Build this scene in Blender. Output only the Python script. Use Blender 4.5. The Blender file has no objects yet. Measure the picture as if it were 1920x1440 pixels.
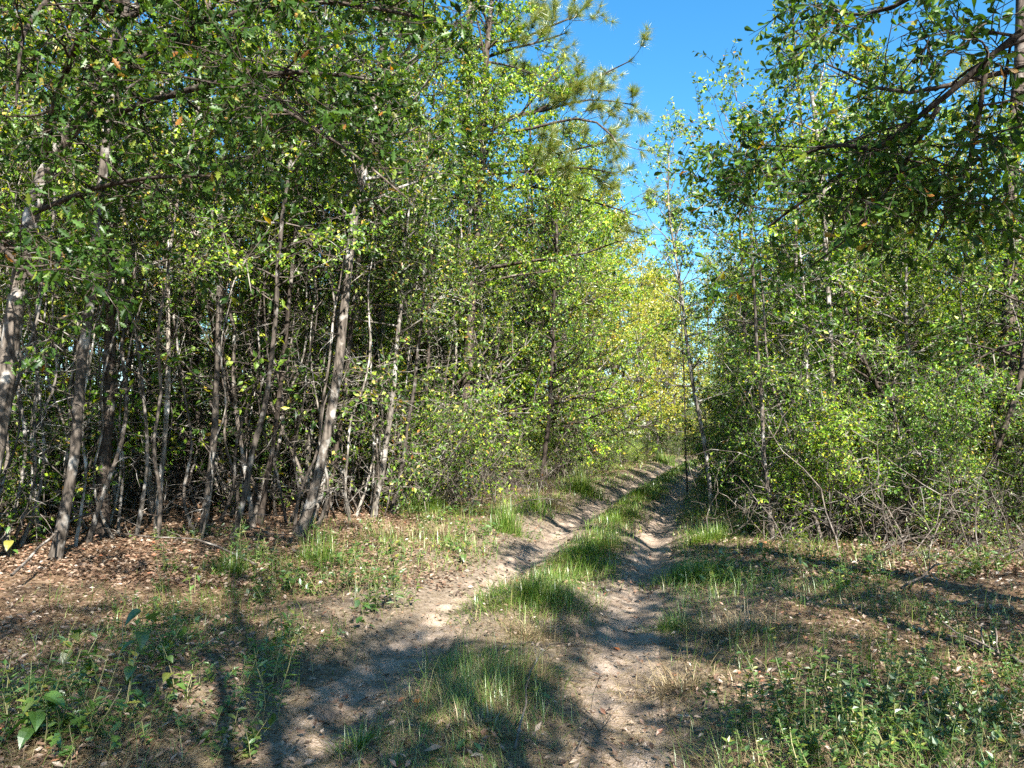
import bpy, math, numpy as np
from mathutils import Vector
R = math.radians
scene = bpy.context.scene
col = scene.collection

# ------------------------------------------------------------------ camera, sky, sun, exposure
CAM_Z, PITCH, F = 1.6, R(3.97), 1440.0            # F: focal length in pixels of the 1920 px wide photograph
cam = bpy.data.objects.new('camera', bpy.data.cameras.new('camera'))
cam.data.lens = 27.0; cam.data.sensor_width = 36.0
cam.data.clip_start = 0.05; cam.data.clip_end = 2000
cam.location = (0, 0, CAM_Z); cam.rotation_euler = (R(90) + PITCH, 0, 0)
col.objects.link(cam); scene.camera = cam

SUN_AZ, SUN_EL = R(-22), R(40)                      # azimuth measured from straight behind the camera towards the left
TO_SUN = Vector((-math.sin(SUN_AZ) * math.cos(SUN_EL), -math.cos(SUN_AZ) * math.cos(SUN_EL), math.sin(SUN_EL)))
world = bpy.data.worlds.new('World'); scene.world = world; world.use_nodes = True
wn = world.node_tree.nodes; wl = world.node_tree.links
sky = wn.new('ShaderNodeTexSky'); sky.sky_type = 'NISHITA'; sky.sun_disc = False
sky.sun_elevation = SUN_EL; sky.sun_rotation = math.pi + SUN_AZ
sky.air_density = 1.0; sky.dust_density = 0.3; sky.ozone_density = 3.0
shs = wn.new('ShaderNodeHueSaturation'); shs.inputs['Saturation'].default_value = 1.3; shs.inputs['Hue'].default_value = .49
wl.new(sky.outputs[0], shs.inputs['Color']); wl.new(shs.outputs[0], wn['Background'].inputs[0]); wn['Background'].inputs[1].default_value = 0.07
sun = bpy.data.objects.new('sun', bpy.data.lights.new('sun', 'SUN'))
sun.data.energy = 5.0; sun.data.angle = R(0.53); sun.data.color = (1.0, 0.95, 0.87)
sun.rotation_euler = TO_SUN.to_track_quat('Z', 'Y').to_euler(); sun.location = TO_SUN * 60
col.objects.link(sun)
scene.view_settings.view_transform = 'Standard'; scene.view_settings.look = 'None'
scene.view_settings.exposure = 2.15; scene.view_settings.gamma = 1.0
scene.render.engine = 'CYCLES'
cy = scene.cycles
cy.max_bounces = 4; cy.diffuse_bounces = 2; cy.glossy_bounces = 1; cy.transmission_bounces = 3; cy.transparent_max_bounces = 4
cy.use_denoising = False; cy.caustics_reflective = False; cy.caustics_refractive = False
cy.use_adaptive_sampling = True; cy.adaptive_threshold = 0.02
cy.sample_clamp_indirect = 6.0

# ------------------------------------------------------------------ helpers
def rot_axes():
    return (np.array([1., 0, 0]), np.array([0, math.cos(PITCH), math.sin(PITCH)]), np.array([0, -math.sin(PITCH), math.cos(PITCH)]))
RX, RF, RU = rot_axes()
def P(u, v, D):
    d = RF + (u - 960) / F * RX + (720 - v) / F * RU
    return np.array([0, 0, CAM_Z]) + d * (D / d[1])

_cy = np.array([-60, -20, 0, 3.7, 4.9, 7.27, 9.9, 13.8, 19.7, 31.6, 48, 62, 80, 120, 400.])
_cx = np.array([-4, -1.8, -.75, -.31, -.14, .27, .88, 1.77, 3.26, 6.5, 11.2, 17, 27, 52, 250.])
_ty = np.arange(-60, 300, .25); _tx = np.interp(_ty, _cy, _cx)
_k = np.hanning(17); _k /= _k.sum(); _tx[10:-10] = np.convolve(_tx, _k, 'same')[10:-10]
def cx(y): return np.interp(y, _ty, _tx)
def sstep(a, b, x):
    t = np.clip((x - a) / (b - a), 0, 1); return t * t * (3 - 2 * t)
def vnoise(x, y, s, seed=0.0):
    x = x / s + seed * 1.7; y = y / s - seed * 2.3
    return (np.sin(1.3 * x + 1.1 * np.sin(.9 * y + seed)) + np.sin(1.7 * y - 1.3 * np.sin(.7 * x + 2 * seed)) + np.sin(.9 * x + 1.2 * y + 1.7 * seed)
            + .6 * np.sin(2.9 * x - 2.3 * y + seed) + .6 * np.sin(2.1 * x + 3.3 * y - seed)) / 3.2
def rut_mask(x, y):
    d = (x - cx(y)) * .967
    w = .25 + .05 * vnoise(x, y, .5, 3)
    return np.exp(-((np.abs(d + .06 * vnoise(x * 0, y, 1.6, 8)) - .8) / w) ** 2)
def gh(x, y, ground=False):
    x = np.asarray(x, float); y = np.asarray(y, float)
    d = (x - cx(y)) * .967
    r = rut_mask(x, y)
    deep = .08 + .06 * sstep(7, 12, y)
    z = -deep * r
    z = z + .05 * np.exp(-(d / .45) ** 2) * (1 + .8 * vnoise(x, y, .7, 1)) + .10 * np.exp(-((d + .25) / .5) ** 2 - ((y - 7.4) / .8) ** 2)
    z = z + (.10 + .09 * sstep(8, 13, y)) * sstep(1.0, 1.9, -d) + .22 * sstep(2.5, 9, -d) + .12 * sstep(1.1, 2.2, d) + .2 * sstep(4, 10, d)
    off = sstep(.9, 2.2, np.abs(d))
    z = z + off * (.035 * vnoise(x, y, .6, 5) + .06 * vnoise(x, y, 2.3, 2) + .10 * sstep(4, 12, np.abs(d)) * vnoise(x, y, 6, 7))
    z = z + .012 * vnoise(x, y, .23, 4)
    z = z + r * (.015 * np.sin(y * 13 + 3 * vnoise(x, y, .8, 6) + 3.0 * d * d) * (.6 + .6 * vnoise(x, y, 1.1, 9)) + .012 * vnoise(x, y, .16, 11) + .006 * vnoise(x, y, .06, 12))
    if ground: z = z - .045 * sstep(.25, .6, r)
    return z
def ghs(x, y): return float(gh(np.array([x]), np.array([y]))[0])
_GD = np.geomspace(2.2, 160, 1400)
def GP(u, v):
    d = RF + (u - 960) / F * RX + (720 - v) / F * RU
    q = np.array([0, 0, CAM_Z]) + d[None] * (_GD / d[1])[:, None]
    k = np.nonzero(q[:, 2] <= gh(q[:, 0], q[:, 1]))[0]
    return q[k[0]] if len(k) else q[-1]

def unit(a): return a / np.maximum(np.linalg.norm(a, axis=-1, keepdims=True), 1e-9)

class MB:
    def __init__(s): s.v = []; s.f = []; s.m = []; s.n = 0
    def add(s, v, f, mat=0):
        v = np.asarray(v, np.float32).reshape(-1, 3); f = np.asarray(f, np.int32)
        if not len(v) or not len(f): return s
        s.v.append(v); s.f.append(f + s.n); s.m.append(np.full(len(f), mat, np.int32)); s.n += len(v); return s
    def mesh(s, name, mats, smooth=True):
        me = bpy.data.meshes.new(name)
        v = np.concatenate(s.v)
        loops = np.concatenate([f.ravel() for f in s.f])
        tot = np.concatenate([np.full(len(f), f.shape[1], np.int32) for f in s.f])
        st = np.concatenate([[0], np.cumsum(tot)[:-1]]).astype(np.int32)
        me.vertices.add(len(v)); me.vertices.foreach_set('co', v.ravel())
        me.loops.add(len(loops)); me.loops.foreach_set('vertex_index', loops)
        me.polygons.add(len(tot)); me.polygons.foreach_set('loop_start', st)
        me.polygons.foreach_set('material_index', np.concatenate(s.m))
        me.polygons.foreach_set('use_smooth', np.full(len(tot), smooth))
        for m in (mats if isinstance(mats, (list, tuple)) else [mats]): me.materials.append(m)
        me.update(calc_edges=True)
        return me

def link(name, data, parent=None, loc=None, kind=None):
    o = bpy.data.objects.new(name, data); col.objects.link(o)
    if parent is not None: o.parent = parent
    if loc is not None: o.location = [float(c) for c in loc]
    if kind: o['kind'] = kind
    return o
def tag(o, label, cat, group=None):
    o['label'] = label; o['category'] = cat
    if group: o['group'] = group
    return o
def thing(name, label, cat, loc=(0, 0, 0), group=None):
    return tag(link(name, None, None, loc), label, cat, group)
def copy_tree(proto, loc, rz=0.0, sc=1.0, label=None, group=None, tilt=(0, 0)):
    c = proto.copy(); col.objects.link(c)
    c.location = [float(q) for q in loc]; c.rotation_euler = (tilt[0], tilt[1], rz)
    c.scale = (sc, sc, sc) if np.isscalar(sc) else sc
    if label: c['label'] = label
    if group: c['group'] = group
    for ch in proto.children:
        k = ch.copy(); col.objects.link(k); k.parent = c
    return c

def tubes(mb, polys, rad, S=4, mat=0):
    polys = np.asarray(polys, float); N, K, _ = polys.shape
    rad = np.broadcast_to(np.asarray(rad, float), (N, K))
    t = unit(np.gradient(polys, axis=1))
    ref = np.array([.36, .52, -.07]); ref /= np.linalg.norm(ref)
    n1 = unit(np.cross(t, ref)); n2 = np.cross(t, n1)
    a = np.arange(S) * 2 * np.pi / S
    ring = polys[:, :, None, :] + rad[:, :, None, None] * (np.cos(a)[None, None, :, None] * n1[:, :, None, :] + np.sin(a)[None, None, :, None] * n2[:, :, None, :])
    idx = np.arange(N * K * S).reshape(N, K, S)
    A = idx[:, :-1]; B = idx[:, 1:]
    f = np.stack([A, np.roll(A, -1, 2), np.roll(B, -1, 2), B], -1).reshape(-1, 4)
    mb.add(ring.reshape(-1, 3), f, mat)
    return mb

def wander(rng, start, dirs, length, K=5, up=0.0, wob=.15):
    N = len(start); d = unit(dirs); p = start.copy(); out = [p.copy()]
    seg = np.broadcast_to(np.asarray(length, float), (N,))[:, None] / (K - 1)
    upv = np.array([0, 0, 1.])
    for k in range(K - 1):
        d = unit(d + wob * rng.normal(size=(N, 3)) + up * upv); p = p + d * seg; out.append(p.copy())
    return np.stack(out, 1)

def along(polys, which, t):
    K = polys.shape[1]; f = t * (K - 1); i = np.clip(f.astype(int), 0, K - 2); w = (f - i)[:, None]
    a = polys[which, i]; b = polys[which, i + 1]
    return a * (1 - w) + b * w, unit(b - a)

def perp(rng, d):
    r = rng.normal(size=d.shape); r = r - (r * d).sum(-1, keepdims=True) * d
    return unit(r)

# leaf templates: x along the leaf, y across, z along the normal
def strip_leaf(st, fold=.25, curl=.12):
    """st: list of (x, half width); a leaf of quads on both sides of the midrib."""
    v = []; f = []
    for x, w in st: v += [(x, w, fold * w - curl * x * x), (x, 0, -curl * x * x), (x, -w, fold * w - curl * x * x)]
    for i in range(len(st) - 1):
        a = 3 * i; b = a + 3
        f += [(a, a + 1, b + 1), (a, b + 1, b), (a + 1, a + 2, b + 2), (a + 1, b + 2, b + 1)]
    return np.array(v, float), np.array(f)
RHOMB = (np.array([(0, 0, 0), (.42, .27, .06), (1, 0, -.06), (.42, -.27, .06)], float), np.array([(0, 1, 2), (0, 2, 3)]))
NARROW = (np.array([(0, 0, 0), (.45, .15, .04), (1, 0, -.1), (.45, -.15, .04)], float), np.array([(0, 1, 2), (0, 2, 3)]))
OVAL = strip_leaf([(0, .01), (.25, .2), (.6, .26), (1, .01)])
_OB = [(0, .012), (.3, .06), (.62, .17), (.85, .20), (1, .05)]
OBOV = strip_leaf(_OB, .15); OBOV2 = strip_leaf(_OB, .6, .3); OBOV3 = strip_leaf(_OB, .3, -.15)
_LO = [(0, .015), (.16, .06), (.27, .19), (.38, .08), (.52, .27), (.63, .10), (.78, .22), (.86, .08), (1, .015)]
LOBED = strip_leaf(_LO, .15, .1); LOBED2 = strip_leaf(_LO, .55, .35); LOBED3 = strip_leaf(_LO, .3, -.2)
HEART = strip_leaf([(-.08, .12), (.0, .30), (.2, .40), (.5, .33), (.8, .14), (1, .01)], .3, .35)
DEADL = strip_leaf([(0, .02), (.5, .28), (1, .02)], .5, -.25)
LITTER = (np.array([(0, 0, .05), (.5, .3, .18), (1, 0, .02), (.5, -.28, 0)], float), np.array([(0, 1, 2), (0, 2, 3)]))

def leaves(mb, pos, axis, normal, size, tmpl, mat=0, width=1.0):
    tv, tf = tmpl; N = len(pos)
    if N == 0: return mb
    ax = unit(axis); side = unit(np.cross(normal, ax)); nn = np.cross(ax, side)
    s = np.broadcast_to(np.asarray(size, float), (N,))[:, None, None]
    v = pos[:, None, :] + s * (tv[None, :, 0:1] * ax[:, None, :] + width * tv[None, :, 1:2] * side[:, None, :] + tv[None, :, 2:3] * nn[:, None, :])
    f = (np.arange(N) * len(tv))[:, None, None] + tf[None]
    mb.add(v.reshape(-1, 3), f.reshape(-1, 3), mat)
    return mb

# ------------------------------------------------------------------ materials
def new_mat(name):
    m = bpy.data.materials.new(name); m.use_nodes = True
    nt = m.node_tree; nt.nodes.clear()
    out = nt.nodes.new('ShaderNodeOutputMaterial')
    return m, nt, nt.nodes, nt.links, out
def ramp(nodes, stops, interp='LINEAR'):
    r = nodes.new('ShaderNodeValToRGB'); cr = r.color_ramp; cr.interpolation = interp
    while len(cr.elements) > 1: cr.elements.remove(cr.elements[-1])
    cr.elements[0].position = stops[0][0]; cr.elements[0].color = (*stops[0][1], 1)
    for p, c in stops[1:]:
        e = cr.elements.new(p); e.color = (*c, 1)
    return r
def rand_value(nodes, links, k=1.0):
    g = nodes.new('ShaderNodeNewGeometry'); oi = nodes.new('ShaderNodeObjectInfo')
    m = nodes.new('ShaderNodeMath'); m.operation = 'MULTIPLY_ADD'; m.inputs[1].default_value = k
    links.new(oi.outputs['Random'], m.inputs[0]); links.new(g.outputs['Random Per Island'], m.inputs[2])
    fr = nodes.new('ShaderNodeMath'); fr.operation = 'FRACT'; links.new(m.outputs[0], fr.inputs[0])
    return fr.outputs[0], oi
def leaf_mat(name, stops, trans=.42, gloss=.07, rough=.35, tint=(1.45, 1.4, .3), vary=.35):
    m, nt, n, l, out = new_mat(name)
    val, oi = rand_value(n, l)
    r = ramp(n, stops); l.new(val, r.inputs[0])
    hs = n.new('ShaderNodeHueSaturation'); l.new(r.outputs[0], hs.inputs['Color'])
    mr = n.new('ShaderNodeMapRange'); l.new(oi.outputs['Random'], mr.inputs[0])
    mr.inputs[3].default_value = 1 - vary; mr.inputs[4].default_value = 1 + vary; l.new(mr.outputs[0], hs.inputs['Value'])
    df = n.new('ShaderNodeBsdfDiffuse'); l.new(hs.outputs[0], df.inputs[0])
    mul = n.new('ShaderNodeMix'); mul.data_type = 'RGBA'; mul.blend_type = 'MULTIPLY'; mul.inputs[0].default_value = 1
    l.new(hs.outputs[0], mul.inputs[6]); mul.inputs[7].default_value = (*tint, 1)
    tr = n.new('ShaderNodeBsdfTranslucent'); l.new(mul.outputs[2], tr.inputs[0])
    mx = n.new('ShaderNodeMixShader'); mx.inputs[0].default_value = trans
    l.new(df.outputs[0], mx.inputs[1]); l.new(tr.outputs[0], mx.inputs[2])
    gl = n.new('ShaderNodeBsdfGlossy'); gl.inputs['Roughness'].default_value = rough; gl.inputs[0].default_value = (.9, .95, .9, 1)
    m2 = n.new('ShaderNodeMixShader'); m2.inputs[0].default_value = gloss
    l.new(mx.outputs[0], m2.inputs[1]); l.new(gl.outputs[0], m2.inputs[2]); l.new(m2.outputs[0], out.inputs[0])
    return m
def bark_mat(name, dark, mid, pale, patch=.55, scale=6.0, bump=.9, stretch=.3):
    m, nt, n, l, out = new_mat(name)
    tc = n.new('ShaderNodeTexCoord'); oi = n.new('ShaderNodeObjectInfo')
    mp = n.new('ShaderNodeMapping'); mp.inputs['Scale'].default_value = (1, 1, stretch); l.new(tc.outputs['Object'], mp.inputs[0])
    n1 = n.new('ShaderNodeTexNoise'); n1.inputs['Scale'].default_value = scale * 4; n1.inputs['Detail'].default_value = 5; l.new(mp.outputs[0], n1.inputs[0])
    r1 = ramp(n, [(.34, dark), (.6, mid)]); l.new(n1.outputs[0], r1.inputs[0])
    n2 = n.new('ShaderNodeTexNoise'); n2.inputs['Scale'].default_value = scale * .8; n2.inputs['Detail'].default_value = 4; l.new(tc.outputs['Object'], n2.inputs[0])
    r2 = ramp(n, [(patch, (0, 0, 0)), (patch + .12, (1, 1, 1))]); l.new(n2.outputs[0], r2.inputs[0])
    mx = n.new('ShaderNodeMix'); mx.data_type = 'RGBA'; l.new(r2.outputs[0], mx.inputs[0]); l.new(r1.outputs[0], mx.inputs[6]); mx.inputs[7].default_value = (*pale, 1)
    hs = n.new('ShaderNodeHueSaturation'); l.new(mx.outputs[2], hs.inputs['Color'])
    mr = n.new('ShaderNodeMapRange'); l.new(oi.outputs['Random'], mr.inputs[0]); mr.inputs[3].default_value = .65; mr.inputs[4].default_value = 1.3; l.new(mr.outputs[0], hs.inputs['Value'])
    b = n.new('ShaderNodeBsdfPrincipled'); b.inputs['Roughness'].default_value = .9; b.inputs['Specular IOR Level'].default_value = .15
    l.new(hs.outputs[0], b.inputs['Base Color'])
    bp = n.new('ShaderNodeBump'); bp.inputs['Strength'].default_value = bump; bp.inputs['Distance'].default_value = .02
    l.new(n1.outputs[0], bp.inputs['Height']); l.new(bp.outputs[0], b.inputs['Normal']); l.new(b.outputs[0], out.inputs[0])
    return m

M = {}
M['holly'] = leaf_mat('holly_leaf', [(0, (.012, .034, .006)), (.3, (.035, .09, .012)), (.6, (.095, .19, .02)), (.86, (.21, .32, .03)), (.97, (.40, .42, .05)), (1, (.42, .22, .05))], .44, .03, .45)
M['edge'] = leaf_mat('edge_leaf', [(0, (.022, .06, .008)), (.3, (.085, .185, .016)), (.65, (.22, .36, .026)), (.9, (.40, .48, .04)), (.98, (.52, .45, .06)), (1, (.45, .2, .05))], .44, .03, .45)
M['yellow'] = leaf_mat('yellow_leaf', [(0, (.12, .17, .018)), (.35, (.30, .36, .03)), (.7, (.46, .46, .04)), (.92, (.56, .45, .055)), (1, (.45, .2, .05))], .48, .06, .4)
M['thicket'] = leaf_mat('thicket_leaf', [(0, (.014, .036, .007)), (.4, (.05, .11, .014)), (.72, (.15, .25, .026)), (.92, (.33, .38, .055)), (.97, (.44, .34, .09)), (1, (.38, .15, .05))], .44, .03, .45)
M['oak'] = leaf_mat('oak_leaf', [(0, (.014, .036, .008)), (.5, (.04, .09, .014)), (.9, (.085, .16, .024)), (.98, (.2, .24, .035)), (1, (.28, .11, .03))], .42, .015, .42)
M['privet'] = leaf_mat('privet_leaf', [(0, (.016, .045, .008)), (.4, (.055, .135, .016)), (.8, (.15, .28, .03)), (1, (.38, .40, .06))], .44, .03, .45)
M['needle'] = leaf_mat('pine_needle', [(0, (.08, .15, .035)), (.5, (.18, .26, .05)), (.85, (.36, .37, .08)), (1, (.42, .27, .11))], .35, .06, .35)
M['grass'] = leaf_mat('grass_blade', [(0, (0.056, 0.120, 0.016)), (.5, (0.104, 0.192, 0.024)), (.8, (0.176, 0.248, 0.040)), (1, (0.352, 0.320, 0.136))], .40, .05, .4, vary=.1)
M['straw'] = leaf_mat('straw_blade', [(0, (0.158, 0.108, 0.058)), (.5, (0.259, 0.194, 0.101)), (.85, (0.331, 0.274, 0.158)), (1, (0.115, 0.072, 0.043))], .25, .04, .45, tint=(1.1, 1.0, .8), vary=.1)
M['forb'] = leaf_mat('forb_leaf', [(0, (0.044, 0.097, 0.022)), (.5, (0.070, 0.141, 0.026)), (.85, (0.114, 0.176, 0.035)), (1, (0.264, 0.246, 0.044))], .40, .07, .4)
M['litter'] = leaf_mat('fallen_leaf', [(0, (.04, .024, .016)), (.25, (.095, .054, .033)), (.5, (.165, .10, .062)), (.75, (.235, .16, .105)), (.93, (.30, .235, .175)), (1, (.28, .095, .04))], .15, .05, .45, tint=(1.1, .9, .7), vary=.1)
M['redleaf'] = leaf_mat('red_leaf', [(0, (.35, .08, .03)), (.5, (.45, .14, .04)), (1, (.50, .26, .05))], .3, .06, .4, tint=(1.2, .9, .6))
M['bark_grey'] = bark_mat('grey_bark', (.022, .018, .014), (.105, .088, .072), (.27, .255, .23), .55)
M['bark_dark'] = bark_mat('dark_bark', (.014, .010, .008), (.07, .055, .043), (.20, .18, .155), .59)
M['bark_pale'] = bark_mat('pale_bark', (.05, .042, .034), (.19, .168, .14), (.36, .34, .31), .51)
M['bark_pine'] = bark_mat('pine_bark', (.025, .018, .014), (.13, .10, .082), (.25, .215, .185), .56, 4.0, .9, .35)
M['twig'] = bark_mat('dead_twig', (.05, .04, .032), (.12, .10, .082), (.21, .19, .165), .54)
M['stem'] = leaf_mat('green_stem', [(0, (.10, .13, .04)), (1, (.20, .17, .08))], .1, .04, .5)

def ground_mat():
    m, nt, n, l, out = new_mat('forest_floor')
    tc = n.new('ShaderNodeTexCoord')
    a = n.new('ShaderNodeTexNoise'); a.inputs['Scale'].default_value = 28; a.inputs['Detail'].default_value = 6; l.new(tc.outputs['Object'], a.inputs[0])
    r1 = ramp(n, [(.3, (.04, .024, .015)), (.5, (.11, .066, .04)), (.68, (.19, .13, .08))]); l.new(a.outputs[0], r1.inputs[0])
    b = n.new('ShaderNodeTexVoronoi'); b.inputs['Scale'].default_value = 22; b.inputs['Randomness'].default_value = 1; l.new(tc.outputs['Object'], b.inputs[0])
    sp = n.new('ShaderNodeSeparateColor'); l.new(b.outputs['Color'], sp.inputs[0])
    r2 = ramp(n, [(0, (.05, .03, .02)), (.4, (.14, .085, .05)), (.75, (.22, .15, .095)), (1, (.28, .21, .15))]); l.new(sp.outputs[0], r2.inputs[0])
    mx = n.new('ShaderNodeMix'); mx.data_type = 'RGBA'; mx.inputs[0].default_value = .6; l.new(r1.outputs[0], mx.inputs[6]); l.new(r2.outputs[0], mx.inputs[7])
    at_ = n.new('ShaderNodeAttribute'); at_.attribute_name = 'soil'
    r3 = ramp(n, [(.3, (.10, .075, .052)), (.55, (.17, .135, .10)), (.7, (.22, .18, .14))]); l.new(a.outputs[0], r3.inputs[0])
    mz = n.new('ShaderNodeMix'); mz.data_type = 'RGBA'; l.new(at_.outputs['Fac'], mz.inputs[0]); l.new(mx.outputs[2], mz.inputs[6]); l.new(r3.outputs[0], mz.inputs[7])
    p = n.new('ShaderNodeBsdfPrincipled'); p.inputs['Roughness'].default_value = .95; p.inputs['Specular IOR Level'].default_value = .1
    l.new(mz.outputs[2], p.inputs['Base Color'])
    bp = n.new('ShaderNodeBump'); bp.inputs['Strength'].default_value = .8; bp.inputs['Distance'].default_value = .03
    l.new(sp.outputs[1], bp.inputs['Height']); l.new(bp.outputs[0], p.inputs['Normal']); l.new(p.outputs[0], out.inputs[0])
    return m
def sand_mat():
    m, nt, n, l, out = new_mat('sandy_dirt')
    tc = n.new('ShaderNodeTexCoord')
    a = n.new('ShaderNodeTexNoise'); a.inputs['Scale'].default_value = 3.5; a.inputs['Detail'].default_value = 8; l.new(tc.outputs['Object'], a.inputs[0])
    r1 = ramp(n, [(.3, (.15, .115, .088)), (.5, (.265, .208, .16)), (.7, (.335, .27, .215))]); l.new(a.outputs[0], r1.inputs[0])
    b = n.new('ShaderNodeTexNoise'); b.inputs['Scale'].default_value = 60; b.inputs['Detail'].default_value = 5; l.new(tc.outputs['Object'], b.inputs[0])
    r2 = ramp(n, [(.35, (.55, .5, .45)), (.6, (1, 1, 1))]); l.new(b.outputs[0], r2.inputs[0])
    mx = n.new('ShaderNodeMix'); mx.data_type = 'RGBA'; mx.blend_type = 'MULTIPLY'; mx.inputs[0].default_value = .7; l.new(r1.outputs[0], mx.inputs[6]); l.new(r2.outputs[0], mx.inputs[7])
    p = n.new('ShaderNodeBsdfPrincipled'); p.inputs['Roughness'].default_value = .95; p.inputs['Specular IOR Level'].default_value = .12
    l.new(mx.outputs[2], p.inputs['Base Color'])
    bp = n.new('ShaderNodeBump'); bp.inputs['Strength'].default_value = .7; bp.inputs['Distance'].default_value = .02
    l.new(b.outputs[0], bp.inputs['Height']); l.new(bp.outputs[0], p.inputs['Normal']); l.new(p.outputs[0], out.inputs[0])
    return m
M['ground'] = ground_mat(); M['sand'] = sand_mat()

# ------------------------------------------------------------------ ground and track
def grid_mesh(ys, ds, hfun, name, mat):
    Y, Dd = np.meshgrid(ys, ds, indexing='ij'); X = cx(Y) + Dd
    Z = hfun(X, Y, Dd); n, m = Y.shape
    idx = np.arange(n * m).reshape(n, m)
    f = np.stack([idx[:-1, :-1], idx[:-1, 1:], idx[1:, 1:], idx[1:, :-1]], -1).reshape(-1, 4)
    return MB().add(np.stack([X, Y, Z], -1), f).mesh(name, mat)
ys = np.concatenate([np.linspace(-60, 0, 24)[:-1], np.linspace(0, 3, 16)[:-1], np.arange(3, 12, .07), np.arange(12, 25, .14), np.arange(25, 60, .4), np.geomspace(60, 400, 40)])
dd = np.concatenate([np.arange(0, 1.7, .05), np.arange(1.7, 5, .13), np.arange(5, 14, .4), np.geomspace(14, 300, 22)])
dd = np.concatenate([-dd[:0:-1], dd])
g = link('ground', grid_mesh(ys, dd, lambda x, y, d: gh(x, y, True), 'ground', M['ground']), kind='structure')
gv = np.empty(len(g.data.vertices) * 3, np.float32); g.data.vertices.foreach_get('co', gv); gv = gv.reshape(-1, 3)
sa = g.data.attributes.new('soil', 'FLOAT', 'POINT'); gd = np.abs((gv[:, 0] - cx(gv[:, 1])) * .967) + .5 * vnoise(gv[:, 0], gv[:, 1], .8, 14)
sa.data.foreach_set('value', (1 - sstep(1.3, 2.8, gd)).astype(np.float32))
g['label'] = 'leaf strewn forest floor on both sides of the dirt track'
track = MB()
yt = np.concatenate([np.arange(-4, 3, .15), np.arange(3, 14, .035), np.arange(14, 30, .07), np.arange(30, 75, .25)])
for sgn in (-1, 1):
    dl = np.linspace(-.40, .40, 23)
    Y, Q = np.meshgrid(yt, dl, indexing='ij')
    X = cx(Y) + (sgn * .8 + Q * (1 + .12 * vnoise(Q * 0 + sgn, Y, .9, 5))) / .967
    e = sstep(.2, .40, np.abs(Q) + .07 * vnoise(X, Y, .35, 2))
    Z = gh(X, Y) + .006 - .07 * e
    n_, m_ = Y.shape; idx = np.arange(n_ * m_).reshape(n_, m_)
    track.add(np.stack([X, Y, Z], -1), np.stack([idx[:-1, :-1], idx[:-1, 1:], idx[1:, 1:], idx[1:, :-1]], -1).reshape(-1, 4))
t = link('dirt_track', track.mesh('dirt_track', M['sand']), kind='structure')
t['label'] = 'pale sandy wheel ruts of the dirt track'

# ------------------------------------------------------------------ trees
def resample(pts, rad, K):
    pts = np.asarray(pts, float); rad = np.asarray(rad, float)
    s = np.concatenate([[0], np.cumsum(np.linalg.norm(np.diff(pts, axis=0), axis=1))]); q = np.linspace(0, s[-1], K)
    out = np.stack([np.interp(q, s, pts[:, i]) for i in range(3)], 1)
    k = np.array([.25, .5, .25])
    sm = out.copy(); sm[1:-1] = .25 * out[:-2] + .5 * out[1:-1] + .25 * out[2:]
    return sm, np.interp(q, s, rad)

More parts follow.
